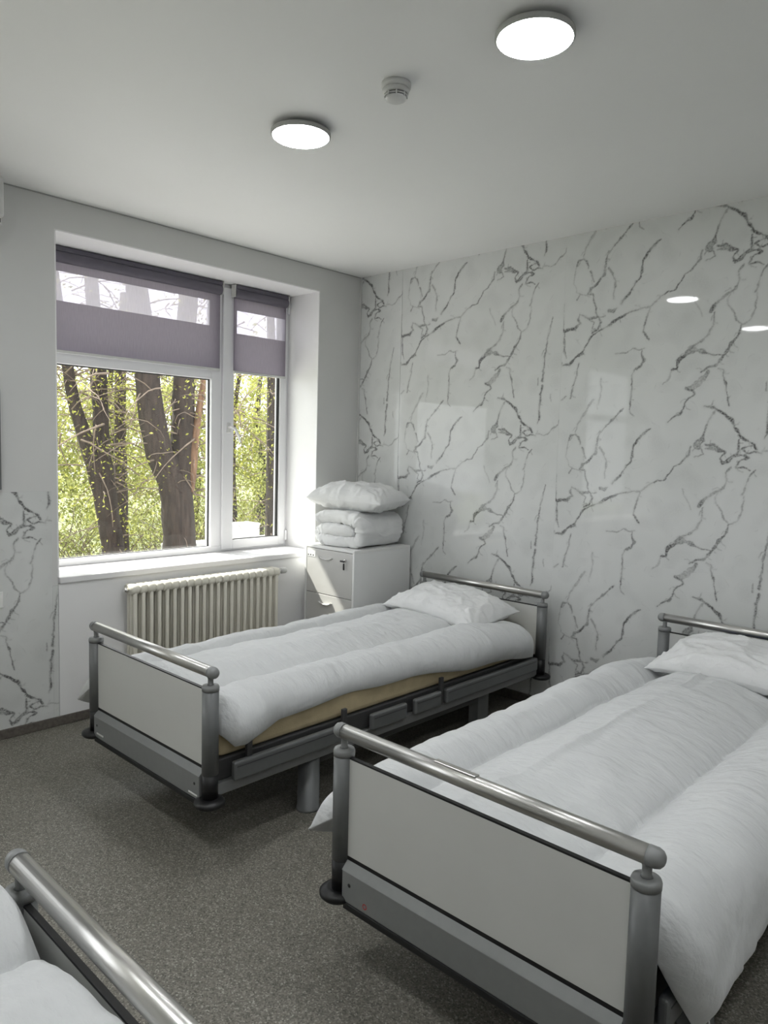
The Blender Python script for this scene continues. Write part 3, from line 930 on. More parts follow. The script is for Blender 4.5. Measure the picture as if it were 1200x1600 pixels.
for xx in (CX0 + 0.05, CX1 - 0.05):
    cb('plinth_rail', M['cab'], xx - 0.02, xx + 0.02, CY0 + 0.03, CY1 - 0.03, FL, FL + 0.03)


# ------------------------------------------------------------------ hospital beds
def hospital_bed(cx, cy, rz, label, marks):
    root = empty('hospital_bed', (cx, cy, FL), rz)
    tag(root, label, 'bed', 'hospital beds')
    h = lambda z: z - FL
    HL, PX, RX = 1.155, 0.462, 0.4755
    for end in (-1, 1):
        y = end * HL
        e = 'foot' if end < 0 else 'head'
        # steel rail with domed end caps
        r = 0.0215
        prof = [(0.0215, -RX), (0.0215, RX)]
        rail = MB().lathe(prof, (0, y, h(0.686)), 28, 'x').build(e + '_rail', M['steel'], root)
        for s in (-1, 1):
            cap = [(0.0225, 0.0), (0.0225, 0.006), (0.019, 0.016), (0.012, 0.022), (0.003, 0.0245)]
            cap = [(a, s * b) for a, b in cap]
            MB().lathe([(0.0225, -s * 0.012)] + cap, (s * RX, y, h(0.686)), 24, 'x').build('rail_cap', M['lightgrey'], rail)
            px = s * PX
            post = MB().lathe([(0.031, h(0.298)), (0.031, h(0.618))], (px, y, 0), 32).build('post', M['greymetal'], root)
            MB().lathe([(0.032, h(0.616)), (0.0325, h(0.629)), (0.030, h(0.636)), (0.012, h(0.638))], (px, y, 0), 32).build('post_cap', M['lightgrey'], post)
            MB().lathe([(0.014, h(0.637)), (0.0105, h(0.643)), (0.0105, h(0.66)), (0.014, h(0.671))], (px, y, 0), 18).build('stem', M['lightgrey'], post)
            MB().lathe([(0.030, h(0.205)), (0.030, h(0.298))], (px, y, 0), 28).build('sleeve', M['black'], root)
            MB().lathe([(0.034, h(0.207)), (0.050, h(0.203)), (0.0575, h(0.196)), (0.0575, h(0.186)), (0.050, h(0.178)), (0.020, h(0.176))],
                       (px + s * 0.006, y + end * 0.006, 0), 32).build('bumper', M['black'], root)
        board = box(e + 'board', M['panel'], (-0.434, 0.434, y - 0.006, y + 0.006, h(0.318), h(0.612)), root, 0.001)
        box('edge_strip', M['black'], (-0.434, 0.434, y - 0.0063, y + 0.0063, h(0.612), h(0.617)), board)
        cb_ = MB()
        yo = y + end * 0.012
        cb_.box(-0.432, 0.432, yo - 0.016, yo + 0.016, h(0.190), h(0.286))
        cross = cb_.build('cross_bar', M['lightgrey'], root, 0.004)
        # sloping lip on top of the cross bar
        a, b = yo + end * 0.016, yo - end * 0.006
        MB().add([(-0.432, a, h(0.284)), (0.432, a, h(0.284)), (0.432, b, h(0.306)), (-0.432, b, h(0.306)),
                  (-0.432, b - end * 0.004, h(0.284)), (0.432, b - end * 0.004, h(0.284))],
                 [(0, 1, 2, 3), (3, 2, 5, 4), (0, 3, 4), (1, 5, 2), (0, 4, 5, 1)]).build('cross_bar_lip', M['lightgrey'], cross)
        box('gap_shade_strip', M['black'], (-0.432, 0.432, y - 0.006, y + 0.006, h(0.296), h(0.318)), cross)  # solid black strip, its colour stands in for the shade in the gap
        box('buffer_strip', M['black'], (-0.425, 0.425, yo - 0.018, yo + 0.018, h(0.168), h(0.190)), cross, 0.004)
        if end < 0:
            for sx in (-0.40, 0.40):
                MB().lathe([(0.0055, -0.0165), (0.0055, -0.0175), (0.002, -0.018)], (sx, yo, h(0.248)), 12, 'y').build('bolt', M['ink'], cross)
            if marks == 'ring':
                q = MB()
                vs, fs = [], []
                for i in range(20):
                    w_ = 2 * math.pi * i / 20
                    for rr in (0.0055, 0.0085):
                        vs.append((-0.335 + rr * math.cos(w_), yo - 0.0166, h(0.212) + rr * math.sin(w_)))
                for i in range(20):
                    j = (i + 1) % 20
                    fs.append((2 * i, 2 * i + 1, 2 * j + 1, 2 * j))
                q.add(vs, fs).build('red_ring_mark', M['red'], cross)
                box('rail_clip', M['steel'], (-0.115, 0.02, y - 0.010, y + 0.010, h(0.7055), h(0.7105)), rail, 0.002)
            else:
                q = MB()
                for i in range(6):
                    q.box(-0.402 + i * 0.011, -0.395 + i * 0.011, yo - 0.0166, yo - 0.0161, h(0.208), h(0.216))
                q.build('faint_lettering', M['label'], cross)
                box('rating_plate', M['label'], (0.36, 0.42, yo - 0.0170, yo - 0.0161, h(0.203), h(0.209)), cross)
    for s in (-1, 1):
        fr = box('side_frame', M['lightgrey'], (s * 0.445 - 0.014, s * 0.445 + 0.014, -1.13, 1.13, h(0.198), h(0.243)), root, 0.003)
        box('lift_beam', M['darkmetal'], (s * 0.40 - 0.015, s * 0.40 + 0.015, -0.62, 0.62, h(0.150), h(0.200)), root, 0.003)
        # folded-down side rail in four lengths
        for k, (y0, y1) in enumerate(((-1.065, -0.505), (-0.315, -0.075), (-0.015, 0.185), (0.225, 1.085))):
            sr = box('folded_side_rail', M['greymetal'], (s * 0.478 - 0.014, s * 0.478 + 0.014, y0, y1, h(0.246), h(0.322)), root, 0.010, 3)
            box('rail_groove', M['darkmetal'], (s * 0.4785 - 0.0145, s * 0.4785 + 0.0145, y0 + 0.012, y1 - 0.012, h(0.300), h(0.304)), sr)
        for y0 in (-0.985, -0.475, 0.20):
            box('rail_bracket', M['darkmetal'], (s * 0.470 - 0.008, s * 0.470 + 0.008, y0 - 0.013, y0 + 0.013, h(0.243), h(0.385)), root, 0.003)
        MB().lathe([(0.052, 0.0), (0.052, 0.010), (0.048, 0.012), (0.048, h(0.200))], (s * 0.398, -0.612, 0), 32).build('lift_column', M['greymetal'], root)
        box('head_leg', M['greymetal'], (s * 0.385 - 0.032, s * 0.385 + 0.032, 0.60, 0.70, 0.0, h(0.20)), root, 0.004)
    for y0 in (-0.90, -0.3, 0.3, 0.90):
        box('cross_member', M['darkmetal'], (-0.432, 0.432, y0 - 0.02, y0 + 0.02, h(0.205), h(0.24)), root, 0.003)
    box('mattress_platform', M['darkmetal'], (-0.440, 0.440, -1.115, 1.115, h(0.245), h(0.330)), root, 0.006)
    return root


B1 = (1.2687, -1.276)
B2 = (2.947, -1.310)
B3 = (3.012, -4.562)
hospital_bed(*B1, 0.0, 'adjustable hospital bed standing nearest the window, beside the radiator', 'text')
hospital_bed(*B2, 0.0, 'adjustable hospital bed in the right foreground with its white footboard facing the viewer', 'ring')
hospital_bed(*B3, math.pi, 'adjustable hospital bed cut off at the bottom left corner, only its foot rail showing', 'text')


def mattress(cx, cy, material, label):
    o = box('mattress', material, (-0.438, 0.438, -1.105, 1.105, 0.0, 0.128), None, 0.025, 3)
    o.location = (cx, cy, 0.331)
    return tag(o, label, 'mattress', 'mattresses under the duvets')


mattress(*B1, M['foam'], 'beige foam mattress on the bed nearest the window')
mattress(*B2, M['blue'], 'dark blue mattress under the duvet in the right foreground')
mattress(*B3, M['foam'], 'beige foam mattress on the bed at the bottom left corner')
MT = 0.460     # mattress top


def vn(x, y, z=0.0):
    return noise.noise(Vector((x, y, z)))


def duvet(label, cx, cy, rz, hemL, hemR, seams, yF, yH, puff, seed, cornerL=0.0, cornerR=0.0, crease=0.0, lift=0.0, backR=0.0):
    """quilted comforter draped over a mattress, all lengths in metres, local frame of the bed.
    hemL / hemR: (y, arc length from the bed axis) tables; seams: arc positions of the long quilting lines"""
    nu, nv = 150, 190
    FLAT, R, FLARE = 0.395, 0.080, math.radians(13)
    top = np.zeros((nu, nv, 3))
    bot = np.zeros((nu, nv, 3))
    for j in range(nv):
        q = j / (nv - 1)
        y0 = yF + (yH - yF) * q
        aL = -np.interp(y0, [p[0] for p in hemL], [p[1] for p in hemL]) + 0.012 * vn(y0 * 3.1, 1.0, seed)
        aR = np.interp(y0, [p[0] for p in hemR], [p[1] for p in hemR]) + 0.012 * vn(y0 * 3.3, 5.0, seed)
        for i in range(nu):
            a = aL + (aR - aL) * i / (nu - 1)
            s = 1 if a >= 0 else -1
            b = abs(a)
            y = y0
            # the ends wander a little
            endw = 0.020 * vn(a * 4, 2.2, seed + q)
            y += endw * (abs(q - 0.5) * 2) ** 4
            if b <= FLAT:
                x, z, nx, nz = a, MT, 0.0, 1.0
            else:
                th = (b - FLAT) / R
                near = max(0.0, 1 - (y0 - yF) / 0.34) ** 1.5
                cor = cornerL if s < 0 else cornerR
                tm = math.pi / 2 - FLARE - math.radians(42) * cor * near
                if s > 0:
                    y += backR * near * min(1.0, max(0.0, b - FLAT - 0.05) / 0.25)
                y -= 0.055 * cor * near * min(1.0, max(0.0, b - FLAT - 0.06) / 0.12)
                if th <= tm:
                    x, z = s * (FLAT + R * math.sin(th)), MT - R * (1 - math.cos(th))
                    nx, nz = s * math.sin(th), math.cos(th)
                else:
                    l = b - FLAT - R * tm
                    x = s * (FLAT + R * math.sin(tm) + l * math.cos(tm) * 1.0)
                    z = MT - R * (1 - math.cos(tm)) - l * math.sin(tm)
                    nx, nz = s * math.sin(tm), math.cos(tm)
            # closing roundness at the rim
            e = min(a - aL, aR - a, (y0 - yF), (yH - y0))
            qq = max(0.0, min(1.0, e / 0.085))
            close = math.sqrt(max(0.0, 1 - (1 - qq) ** 2))
            bounds = [aL] + list(seams) + [aR]
            k = 0
            while k < len(bounds) - 2 and a > bounds[k + 1]:
                k += 1
            c0, c1 = bounds[k], bounds[k + 1]
            p = max(0.0, min(1.0, (a - c0) / (c1 - c0)))
            hump = (max(0.0, 1 - (2 * p - 1) ** 2)) ** 0.62
            ds = min([abs(a - sm) for sm in seams])
            pf = puff * (0.10 + 0.90 * hump) * close
            pf *= 1 + 0.22 * vn(a * 2.3, y * 1.7, seed + 3)
            wr = 0.013 * vn(a * 5.5, y * 3.2, seed) + 0.007 * vn(a * 13, y * 8, seed + 7) + 0.0035 * vn(a * 27, y * 19, seed + 9)
            # gathers run across the channels, one long soft crease follows the bed
            ga = vn(a * 2.2 + 0.6 * vn(y * 2.0, a * 2.0, seed), y * 15, seed + 11)
            wr += 0.0045 * ga + 0.006 * max(0.0, 1 - abs(vn(a * 1.6 + y * 0.5, y * 6.5, seed + 12)) * 5)
            cr = a - (-0.10 + 0.03 * vn(y * 1.5, 0.0, seed + 4))
            wr += crease * (0.010 * math.exp(-(cr / 0.012) ** 2) - 0.006 * math.exp(-((cr - 0.03) / 0.02) ** 2)) * min(1.0, max(0.0, 0.6 + 1.2 * vn(y * 2.0, 7.0, seed)))
            rip = math.exp(-(ds / 0.055) ** 2) * 0.009 * vn(a * 5, y * 34, seed + 2)
            rip += math.exp(-(max(0, e) / 0.06) ** 2) * 0.004 * vn(y * 22, a * 22, seed + 5)
            pf *= 0.62 + 0.38 * min(1.0, max(0.0, (yH - y0) / 0.35))
            t = 0.004 + pf + (wr + rip) * close
            if lift:
                q2 = max(0.0, min(1.0, e / 0.035))
                t += lift * math.sqrt(max(0.0, 1 - (1 - q2) ** 2)) * math.exp(-((y0 - yF) / 0.45) ** 2)
            top[i, j] = (x + nx * t, y, z + nz * t)
            g = 0.001
            bot[i, j] = (x + nx * g, y, z + nz * g)
    V = np.vstack([top.reshape(-1, 3), bot.reshape(-1, 3)])
    n = nu * nv
    F = np.vstack([grid_faces(nu, nv), grid_faces(nu, nv, True, n)])
    idx = np.arange(n).reshape(nu, nv)
    loop = np.concatenate([idx[:, 0], idx[-1, 1:], idx[-2::-1, -1], idx[0, -2:0:-1]])
    k = np.arange(len(loop))
    rim = np.stack([loop[k], n + loop[k], n + loop[(k + 1) % len(k)], loop[(k + 1) % len(k)]], 1)
    o = mesh_np('duvet', V, np.vstack([F, rim]), M['duvet'])
    o.location = (cx, cy, 0)
    o.rotation_euler = (0, 0, rz)
    tag(o, label, 'duvet', 'white duvets on the beds')
    return o


duvet('white quilted duvet spread over the bed nearest the window', *B1, 0.0,
      [(-1.08, 0.70), (-0.9, 0.64), (0.9, 0.62)],
      [(-1.12, 0.44), (-1.05, 0.52), (-1.0, 0.525), (-0.93, 0.505), (-0.83, 0.475), (-0.4, 0.462), (0.0, 0.475), (0.2, 0.490), (0.4, 0.512), (0.75, 0.535), (1.02, 0.565)],
      (-0.36, 0.19), -1.105, 1.02, 0.098, 1.3, 1.0, 0.0)
d2 = duvet('white quilted duvet on the bed in the right foreground, hanging down at both sides', *B2, 0.0,
      [(-1.12, 0.66), (-0.9, 0.62), (0.9, 0.62)],
      [(-1.12, 0.672), (-1.0, 0.665), (-0.5, 0.66), (0.9, 0.66)],
      (-0.31, 0.235), -1.105, 0.98, 0.098, 6.1, 1.0, 0.15, 1.0, backR=0.12)
duvet('white quilted duvet on the bed at the bottom left corner', *B3, math.pi,
      [(-1.12, 0.60), (0.9, 0.60)], [(-1.12, 0.64), (0.9, 0.60)],
      (-0.27, 0.26), -1.143, 0.95, 0.100, 9.7, lift=0.135)
# loose thread at the hanging corner of the right duvet
tg = MB().tube([(0.548, -0.990, 0.292), (0.556, -0.995, 0.268), (0.550, -1.0, 0.24), (0.558, -1.0, 0.205)], 0.0016, 6)
thread = tg.build('loose_thread', M['label'], d2)


def pillow(label, loc, rz, L, W, T, seed, cat='pillow', tilt=(0, 0), group='white pillows', ears=0.07, sag=0.0):
    nu, nv = 72, 56
    V = []
    for side in (1, -1):
        for i in range(nu):
            for j in range(nv):
                u, v = -1 + 2 * i / (nu - 1), -1 + 2 * j / (nv - 1)
                # outline: sides pulled in, corners left as ears
                x = u * L / 2 * (1 - ears * (1 - abs(v) ** 2.2) * abs(u) ** 3)
                y = v * W / 2 * (1 - ears * 1.3 * (1 - abs(u) ** 2.2) * abs(v) ** 3)
                prof = (max(0, 1 - abs(u) ** 3.2) ** 0.52) * (max(0, 1 - abs(v) ** 2.8) ** 0.52)
                wr = 0.0
                for cu, cv in ((1, 1), (1, -1), (-1, 1), (-1, -1)):
                    du, dv = (u - cu) * L, (v - cv) * W
                    d = math.hypot(du, dv)
                    an = math.atan2(dv, du)
                    wr += 0.012 * math.exp(-d * 5.0) * math.sin(an * 15 + seed * 2 + 2 * vn(d * 8, an, seed))
                edge = min(1 - abs(u), 1 - abs(v))
                wr += 0.010 * math.exp(-edge * 7) * vn(u * 9 * L / 0.6, v * 9 * W / 0.4, seed) * min(1, edge * 14)
                wr += 0.011 * vn(u * 3.5, v * 3.0, seed + 4) + 0.004 * vn(u * 11, v * 9, seed + 8)
                rid = 1 - abs(vn(u * 2.6 + 0.7 * v, v * 2.2, seed + 2))
                wr += 0.012 * rid ** 8
                hh = (T / 2) * prof * (1.0 if side > 0 else 0.72) + wr * min(1, prof * 2.2)
                z = side * max(0.0012, hh) - sag * (u * u)
                V.append((x, y, z))
    n = nu * nv
    F = np.vstack([grid_faces(nu, nv), grid_faces(nu, nv, True, n)])
    idx = np.arange(n).reshape(nu, nv)
    loop = np.concatenate([idx[:, 0], idx[-1, 1:], idx[-2::-1, -1], idx[0, -2:0:-1]])
    k = np.arange(len(loop))
    rim = np.stack([loop[k], n + loop[k], n + loop[(k + 1) % len(k)], loop[(k + 1) % len(k)]], 1)
    o = mesh_np('pillow', V, np.vstack([F, rim]), M['pillow'])
    o.location = loc
    o.rotation_euler = (tilt[0], tilt[1], rz)
    return tag(o, label, cat, group)


pillow('white pillow at the head of the bed nearest the window', (B1[0] - 0.02, -0.405, 0.595), math.radians(-3), 0.74, 0.44, 0.165, 2.0, tilt=(math.radians(9), math.radians(3)), sag=0.03)
pillow('white pillow at the head of the bed in the right foreground', (B2[0] + 0.03, -0.43, 0.60), math.radians(-2), 0.76, 0.44, 0.17, 5.0, tilt=(math.radians(9), 0), sag=0.03)
pillow('white pillow at the head of the bed at the bottom left corner', (B3[0], -5.42, 0.59), 0.0, 0.72, 0.44, 0.16, 8.0, tilt=(math.radians(-8), 0), sag=0.02)
pillow('plump white pillow on top of the folded quilt on the cabinet', (0.34, -0.31, 1.180), math.radians(14), 0.60, 0.43, 0.215, 11.0, tilt=(math.radians(2), math.radians(2)), ears=0.05)


def folded_quilt(label, loc, rz):
    """a quilt folded into a roll: one thick sheet following a spiral seen from its front end"""
    th = 0.041
    path = [(0.165, 0.090), (0.06, 0.094), (-0.10, 0.090), (-0.165, 0.083), (-0.178, 0.062), (-0.150, 0.040), (-0.07, 0.033), (0.06, 0.032),
            (0.155, 0.034), (0.198, 0.052), (0.212, 0.095), (0.200, 0.138), (0.158, 0.158), (0.05, 0.168), (-0.08, 0.166), (-0.165, 0.155), (-0.192, 0.138)]
    P = []
    for a, b in zip(path[:-1], path[1:]):
        for k in range(12):
            P.append((a[0] + (b[0] - a[0]) * k / 12, a[1] + (b[1] - a[1]) * k / 12))
    P.append(path[-1])
    P = np.array(P) * np.array([0.95, 1.22])
    for _ in range(16):
        P[1:-1] = (P[:-2] + 2 * P[1:-1] + P[2:]) / 4
    n = len(P)
    T = np.gradient(P, axis=0)
    T /= np.linalg.norm(T, axis=1)[:, None]
    Nn = np.stack([-T[:, 1], T[:, 0]], 1)
    D, ND = 0.46, 60
    V = []
    ring = []
    for d in range(ND):
        w_ = -1 + 2 * d / (ND - 1)
        ends = math.sqrt(max(0.0, 1 - max(0.0, (abs(w_) - 0.88) / 0.12) ** 2))
        yy = w_ * D / 2
        rows = []
        for sgn in (1, -1):
            for i in (range(n) if sgn > 0 else range(n - 1, -1, -1)):
                q = i / (n - 1)
                tip = math.sqrt(max(0.0, 1 - (1 - min(1, min(q, 1 - q) / 0.05)) ** 2))
                t = th * (0.35 + 0.65 * ends) * (0.15 + 0.85 * tip)
                wr = 0.009 * vn(q * 16, yy * 9, sgn + 2.0) + 0.016 * vn(q * 52, yy * 4, sgn + 5.0) * math.exp(-(1 - abs(w_)) * 3.2)
                wr += 0.008 * (1 - abs(vn(q * 9, yy * 6, 3.3))) ** 8
                t = max(0.002, t + wr)
                c = P[i] + Nn[i] * sgn * t
                bulge = 0.010 * math.sin(q * 20)
                rows.append((c[0], yy * (1 + 0.03 * vn(q * 12, 2.0, 1.0)) + (1 if w_ > 0 else -1) * abs(w_) ** 6 * bulge, max(0.002, c[1])))
        V += rows
    m_ = 2 * n
    F = []
    for d in range(ND - 1):
        for i in range(m_):
            j = (i + 1) % m_
            F.append((d * m_ + i, (d + 1) * m_ + i, (d + 1) * m_ + j, d * m_ + j))
    # end caps: ladder between the two sides of the sheet
    for d, fl in ((0, False), (ND - 1, True)):
        for i in range(n - 1):
            a, b, c, e = d * m_ + i, d * m_ + i + 1, d * m_ + m_ - 2 - i, d * m_ + m_ - 1 - i
            F.append((a, b, c, e) if not fl else (e, c, b, a))
    o = mesh_np('folded_quilt', V, F, M['pillow'])
    o.location = loc
    o.rotation_euler = (0, 0, rz)
    return tag(o, label, 'quilt')


folded_quilt('folded white quilt on the cabinet, under the plump pillow', (0.33, -0.31, 0.858), math.radians(6))

# ------------------------------------------------------------------ things on the window wall at the left edge
ac = empty('air_conditioner', (0.0, -2.99, 2.54))
tag(ac, 'white wall air conditioner cut off at the left photo edge under the ceiling', 'air conditioner')
box('housing', M['plastic'], (0.0, 0.20, -0.41, 0.412, 0.035, 0.235), ac, 0.02, 3)
box('outlet', M['ink'], (0.01, 0.17, -0.38, 0.40, 0.018, 0.037), ac)
box('louvre', M['plastic'], (0.06, 0.175, -0.39, 0.405, 0.004, 0.017), ac, 0.004)
tv = empty('television', (0.0, -2.985, 1.27))
tag(tv, 'thin dark-edged wall screen just cut off by the left photo edge', 'television')
box('housing', M['greymetal'], (0.012, 0.045, -0.44, 0.425, 0.0, 0.51), tv, 0.004)
box('screen', M['screen'], (0.0445, 0.046, -0.43, 0.415, 0.012, 0.50), tv)
box('wall_mount', M['black'], (0.0, 0.013, -0.15, 0.15, 0.15, 0.36), tv)
so = empty('wall_socket', (0.008, -2.595, 0.70))
tag(so, 'white wall socket on the marble panel at the left photo edge', 'socket')
box('plate', M['label'], (0.0, 0.009, -0.040, 0.044, -0.042, 0.042), so, 0.004)
MB().lathe([(0.022, 0.0092), (0.020, 0.0094), (0.019, 0.006)], (0, 0, 0), 24, 'x').build('insert', M['plastic'], so)

# ------------------------------------------------------------------ outside: unseen sun-limiting slab, ground, trees
struct(box('sun_cut_slab', M['concrete'], (-1.62, -WT, YM - 1.0, 1.5, 2.93, 3.10)), 'unseen concrete slab added above the window to limit the sun')  # unseen overhang, placed so its edge cuts off the sun on the cabinet
struct(box('trim_6', M['pvc'], (-0.55, -0.406, W1[0], W1[1], 0.735, 0.752)), 'outer metal window ledge')
GZ = -1.35
g = MB().box(-60, -WT, -40, 60, GZ - 0.2, GZ)
struct(g.build('ground', M['grass']), 'grassy ground outside the window')
struct(box('bounce_strip', M['concrete'], (-6.0, -WT - 0.001, -12, 14, GZ, GZ + 0.04)), 'unseen pale concrete strip added along the outer wall to bounce sunlight')  # out of view, added to throw sunlight up onto the ceiling
wb = box('container', M['whitebox'], (-0.22, 0.22, -0.30, 0.30, 0.0, 0.30), None, 0.015)
MB().box(-0.235, 0.235, -0.315, 0.315, 0.29, 0.325).build('lid', M['whitebox'], wb, 0.008)
wb.location = (-9.0, 5.42, -0.42)
tag(wb, 'white box standing on a low wall outside the narrow sash', 'box')
lw = box('low_wall', M['concrete'], (-0.2, 0.2, -1.6, 3.0, 0.0, -0.42 - GZ), None, 0.02)
lw.location = (-9.0, 5.2, GZ)
tag(lw, 'low concrete wall outside under the white box', 'wall')


def leaves(centers, per, spread, size, seed):
    """folded diamond leaves scattered around the given points; returns vertex and face arrays"""
    rg = np.random.default_rng(seed)
    C = np.repeat(np.asarray(centers, float), per, axis=0)
    n = len(C)
    C = C + rg.normal(0, 1, (n, 3)) * np.asarray(spread)
    d = rg.normal(0, 1, (n, 3)) + np.array([0, 0, -0.5])
    d /= np.linalg.norm(d, axis=1)[:, None]
    s = np.cross(d, rg.normal(0, 1, (n, 3)))
    s /= np.linalg.norm(s, axis=1)[:, None]
    nn = np.cross(d, s)
    L = size * rg.uniform(0.6, 1.3, (n, 1))
    p0, p2 = C - d * L * 0.5, C + d * L * 0.5
    p1 = C + s * L * 0.24 + nn * L * 0.10
    p3 = C - s * L * 0.24 + nn * L * 0.10
    V = np.stack([p0, p1, p2, p3], 1).reshape(-1, 3)
    k = np.arange(n) * 4
    F = np.vstack([np.stack([k, k + 1, k + 2], 1), np.stack([k, k + 2, k + 3], 1)])
    return V, F


def smooth_path(pts, n=5):
    """(x, y, z, r) points -> finer list"""
    out = []
    P = np.array(pts, float)
    for k in range(len(P) - 1):
        a, b = P[k], P[k + 1]
        ta = (P[k + 1] - P[max(k - 1, 0)]) / 2
        tb = (P[min(k + 2, len(P) - 1)] - P[k]) / 2
        for i in range(n):
            t = i / n
            out.append((2 * t ** 3 - 3 * t ** 2 + 1) * a + (t ** 3 - 2 * t ** 2 + t) * ta + (-2 * t ** 3 + 3 * t ** 2) * b + (t ** 3 - t ** 2) * tb)
    out.append(P[-1])
    return out


def tree(label, base, stems, seed, crown, nleaf, ntwig, leaf_size=0.06, leafmat='leaf', droop=1.0):
    """stems: list of (material, [(x,y,z,r)...]); crown: (centre, half size)"""
    root = empty('tree', base)
    tag(root, label, 'tree', 'trees outside the window')
    bx_, by_, bz_ = base
    rnd = random.Random(seed)
    for mt, pts in stems:
        sp = smooth_path(pts)
        mb = MB().tube([(p[0] - bx_, p[1] - by_, p[2] - bz_) for p in sp], [p[3] for p in sp], 18, jitter=0.10)
        mb.build('trunk' if mt == 'bark' else 'torn_branch', M[mt], root)
    (cx, cy, cz), (hx, hy, hz) = crown
    tw = MB()
    pts_on = []
    for k in range(ntwig):
        mt, pts = stems[rnd.randrange(len(stems))]
        sp = smooth_path(pts, 3)
        s0 = sp[rnd.randrange(len(sp))]
        p = Vector((s0[0], s0[1], s0[2] + rnd.uniform(-0.1, 0.3)))
        if rnd.random() < 0.55:
            p = Vector((cx + rnd.uniform(-hx, hx), cy + rnd.uniform(-hy, hy), cz + rnd.uniform(-0.3, 1.0) * hz))
        an = rnd.uniform(0, 2 * math.pi)
        dv = Vector((math.cos(an) * 0.7, math.sin(an), rnd.uniform(-0.4, 0.7)))
        L = rnd.uniform(0.5, 1.5)
        line = [p.copy()]
        for i in range(7):
            dv.z -= 0.13 * droop
            dv += Vector((rnd.gauss(0, 0.12), rnd.gauss(0, 0.12), rnd.gauss(0, 0.10)))
            p = p + dv.normalized() * L / 7
            line.append(p.copy())
            pts_on.append(tuple(p))
        r0 = rnd.uniform(0.006, 0.018)
        tw.tube([(q.x - bx_, q.y - by_, q.z - bz_) for q in line], [r0 * (1 - 0.8 * i / 7) for i in range(8)], 4)
    if ntwig:
        t = tw.build('twigs', M['twig'], root)
        t['kind'] = 'stuff'
    rg = np.random.default_rng(seed)
    own = [(cx + rg.normal() * hx * 0.62, cy + rg.normal() * hy * 0.62, cz + rg.normal() * hz * 0.62) for _ in range(nleaf // 22)]
    cs = np.array(own + [pts_on[i] for i in rg.integers(0, len(pts_on), nleaf // 16)]) if pts_on else np.array(own)
    V, F = leaves(cs, 9, (0.13, 0.13, 0.15), leaf_size, seed + 1)
    V = V - np.array(base)
    f = mesh_np('foliage', V, F, M[leafmat], root, smooth=False)
    f['kind'] = 'stuff'
    return root


T1L = [(-7.0, 2.72, GZ - 0.05, 0.36), (-7.0, 2.71, -0.69, 0.285), (-7, 2.69, 0.02, 0.262), (-7, 2.64, 0.71, 0.265), (-7, 2.50, 1.05, 0.235), (-7, 2.33, 1.39, 0.215), (-7.02, 2.20, 2.04, 0.198), (-7.1, 2.14, 2.75, 0.187), (-7.2, 2.0, 4.2, 0.16), (-7.3, 1.7, 6.0, 0.09)]
T1R = [(-7.0, 2.66, 0.60, 0.20), (-7.0, 2.70, 1.0, 0.215), (-6.98, 2.74, 1.46, 0.200), (-6.95, 2.74, 2.07, 0.180), (-6.9, 2.70, 2.75, 0.164), (-6.8, 2.75, 4.2, 0.14), (-6.7, 2.9, 6.0, 0.08)]
T1B = [(-6.84, 2.84, 0.75, 0.03), (-6.80, 2.83, 1.06, 0.055), (-6.80, 2.86, 1.55, 0.066), (-6.8, 2.92, 2.01, 0.056), (-6.8, 3.02, 2.62, 0.045), (-6.8, 3.05, 2.95, 0.03)]
tree('large forked willow tree with a torn reddish branch, in the middle of the window', (-7.0, 2.7, GZ),
     [('bark', T1L), ('bark', T1R), ('bark_red', T1B)], 3, ((-7.2, 2.6, 2.3), (1.2, 1.7, 2.2)), 2200, 210)
T2L = [(-8, 1.84, 0.60, 0.13), (-8, 1.72, 1.05, 0.140), (-8, 1.53, 1.62, 0.112), (-8, 1.36, 2.18, 0.098), (-8, 1.25, 2.82, 0.088), (-8.1, 1.1, 4.3, 0.06)]
T2R = [(-8, 2.05, GZ - 0.05, 0.25), (-8, 2.03, -0.75, 0.20), (-8, 2.0, -0.2, 0.182), (-8, 1.91, 0.4, 0.186), (-8, 1.84, 0.95, 0.186), (-8, 1.82, 1.43, 0.142), (-8, 1.81, 2.04, 0.122), (-8, 1.76, 2.77, 0.126), (-8.1, 1.7, 4.3, 0.10)]
tree('dark forked tree seen at the left side of the window', (-8.0, 2.05, GZ),
     [('bark', T2R), ('bark', T2L)], 5, ((-8.2, 1.5, 2.0), (1.2, 1.2, 2.0)), 2200, 200)
T3 = [(-9.5, 2.97, GZ - 0.05, 0.15), (-9.5, 2.95, -0.23, 0.115), (-9.5, 2.92, 0.95, 0.119), (-9.5, 2.91, 1.93, 0.108), (-9.5, 2.92, 2.78, 0.10), (-9.5, 3.0, 4.4, 0.07)]
tree('slender straight tree standing behind the dark forked tree', (-9.5, 2.97, GZ), [('bark', T3)], 8, ((-9.6, 3.0, 2.2), (1.1, 1.3, 2.2)), 1800, 90)
T4 = [(-9, 6.22, GZ - 0.05, 0.17), (-9, 6.2, -0.35, 0.137), (-9, 6.21, 0.51, 0.129), (-9, 6.19, 1.53, 0.115), (-9, 6.17, 2.74, 0.108), (-9, 6.1, 4.6, 0.08)]
tree('dark trunked tree at the right edge of the narrow sash', (-9.0, 6.22, GZ), [('bark', T4)], 12, ((-9.3, 5.6, 2.0), (1.2, 1.2, 2.0)), 2000, 110)
T5 = [(-11, 6.64, GZ - 0.05, 0.09), (-11, 6.62, -0.06, 0.072), (-11, 6.57, 0.72, 0.064), (-11, 6.59, 2.28, 0.056), (-11, 6.75, 3.4, 0.045)]
tree('thin young tree behind the mullion of the narrow sash', (-11.0, 6.64, GZ), [('bark', T5)], 14, ((-11.3, 6.9, 2.0), (1.3, 1.5, 2.0)), 2400, 80, 0.10)
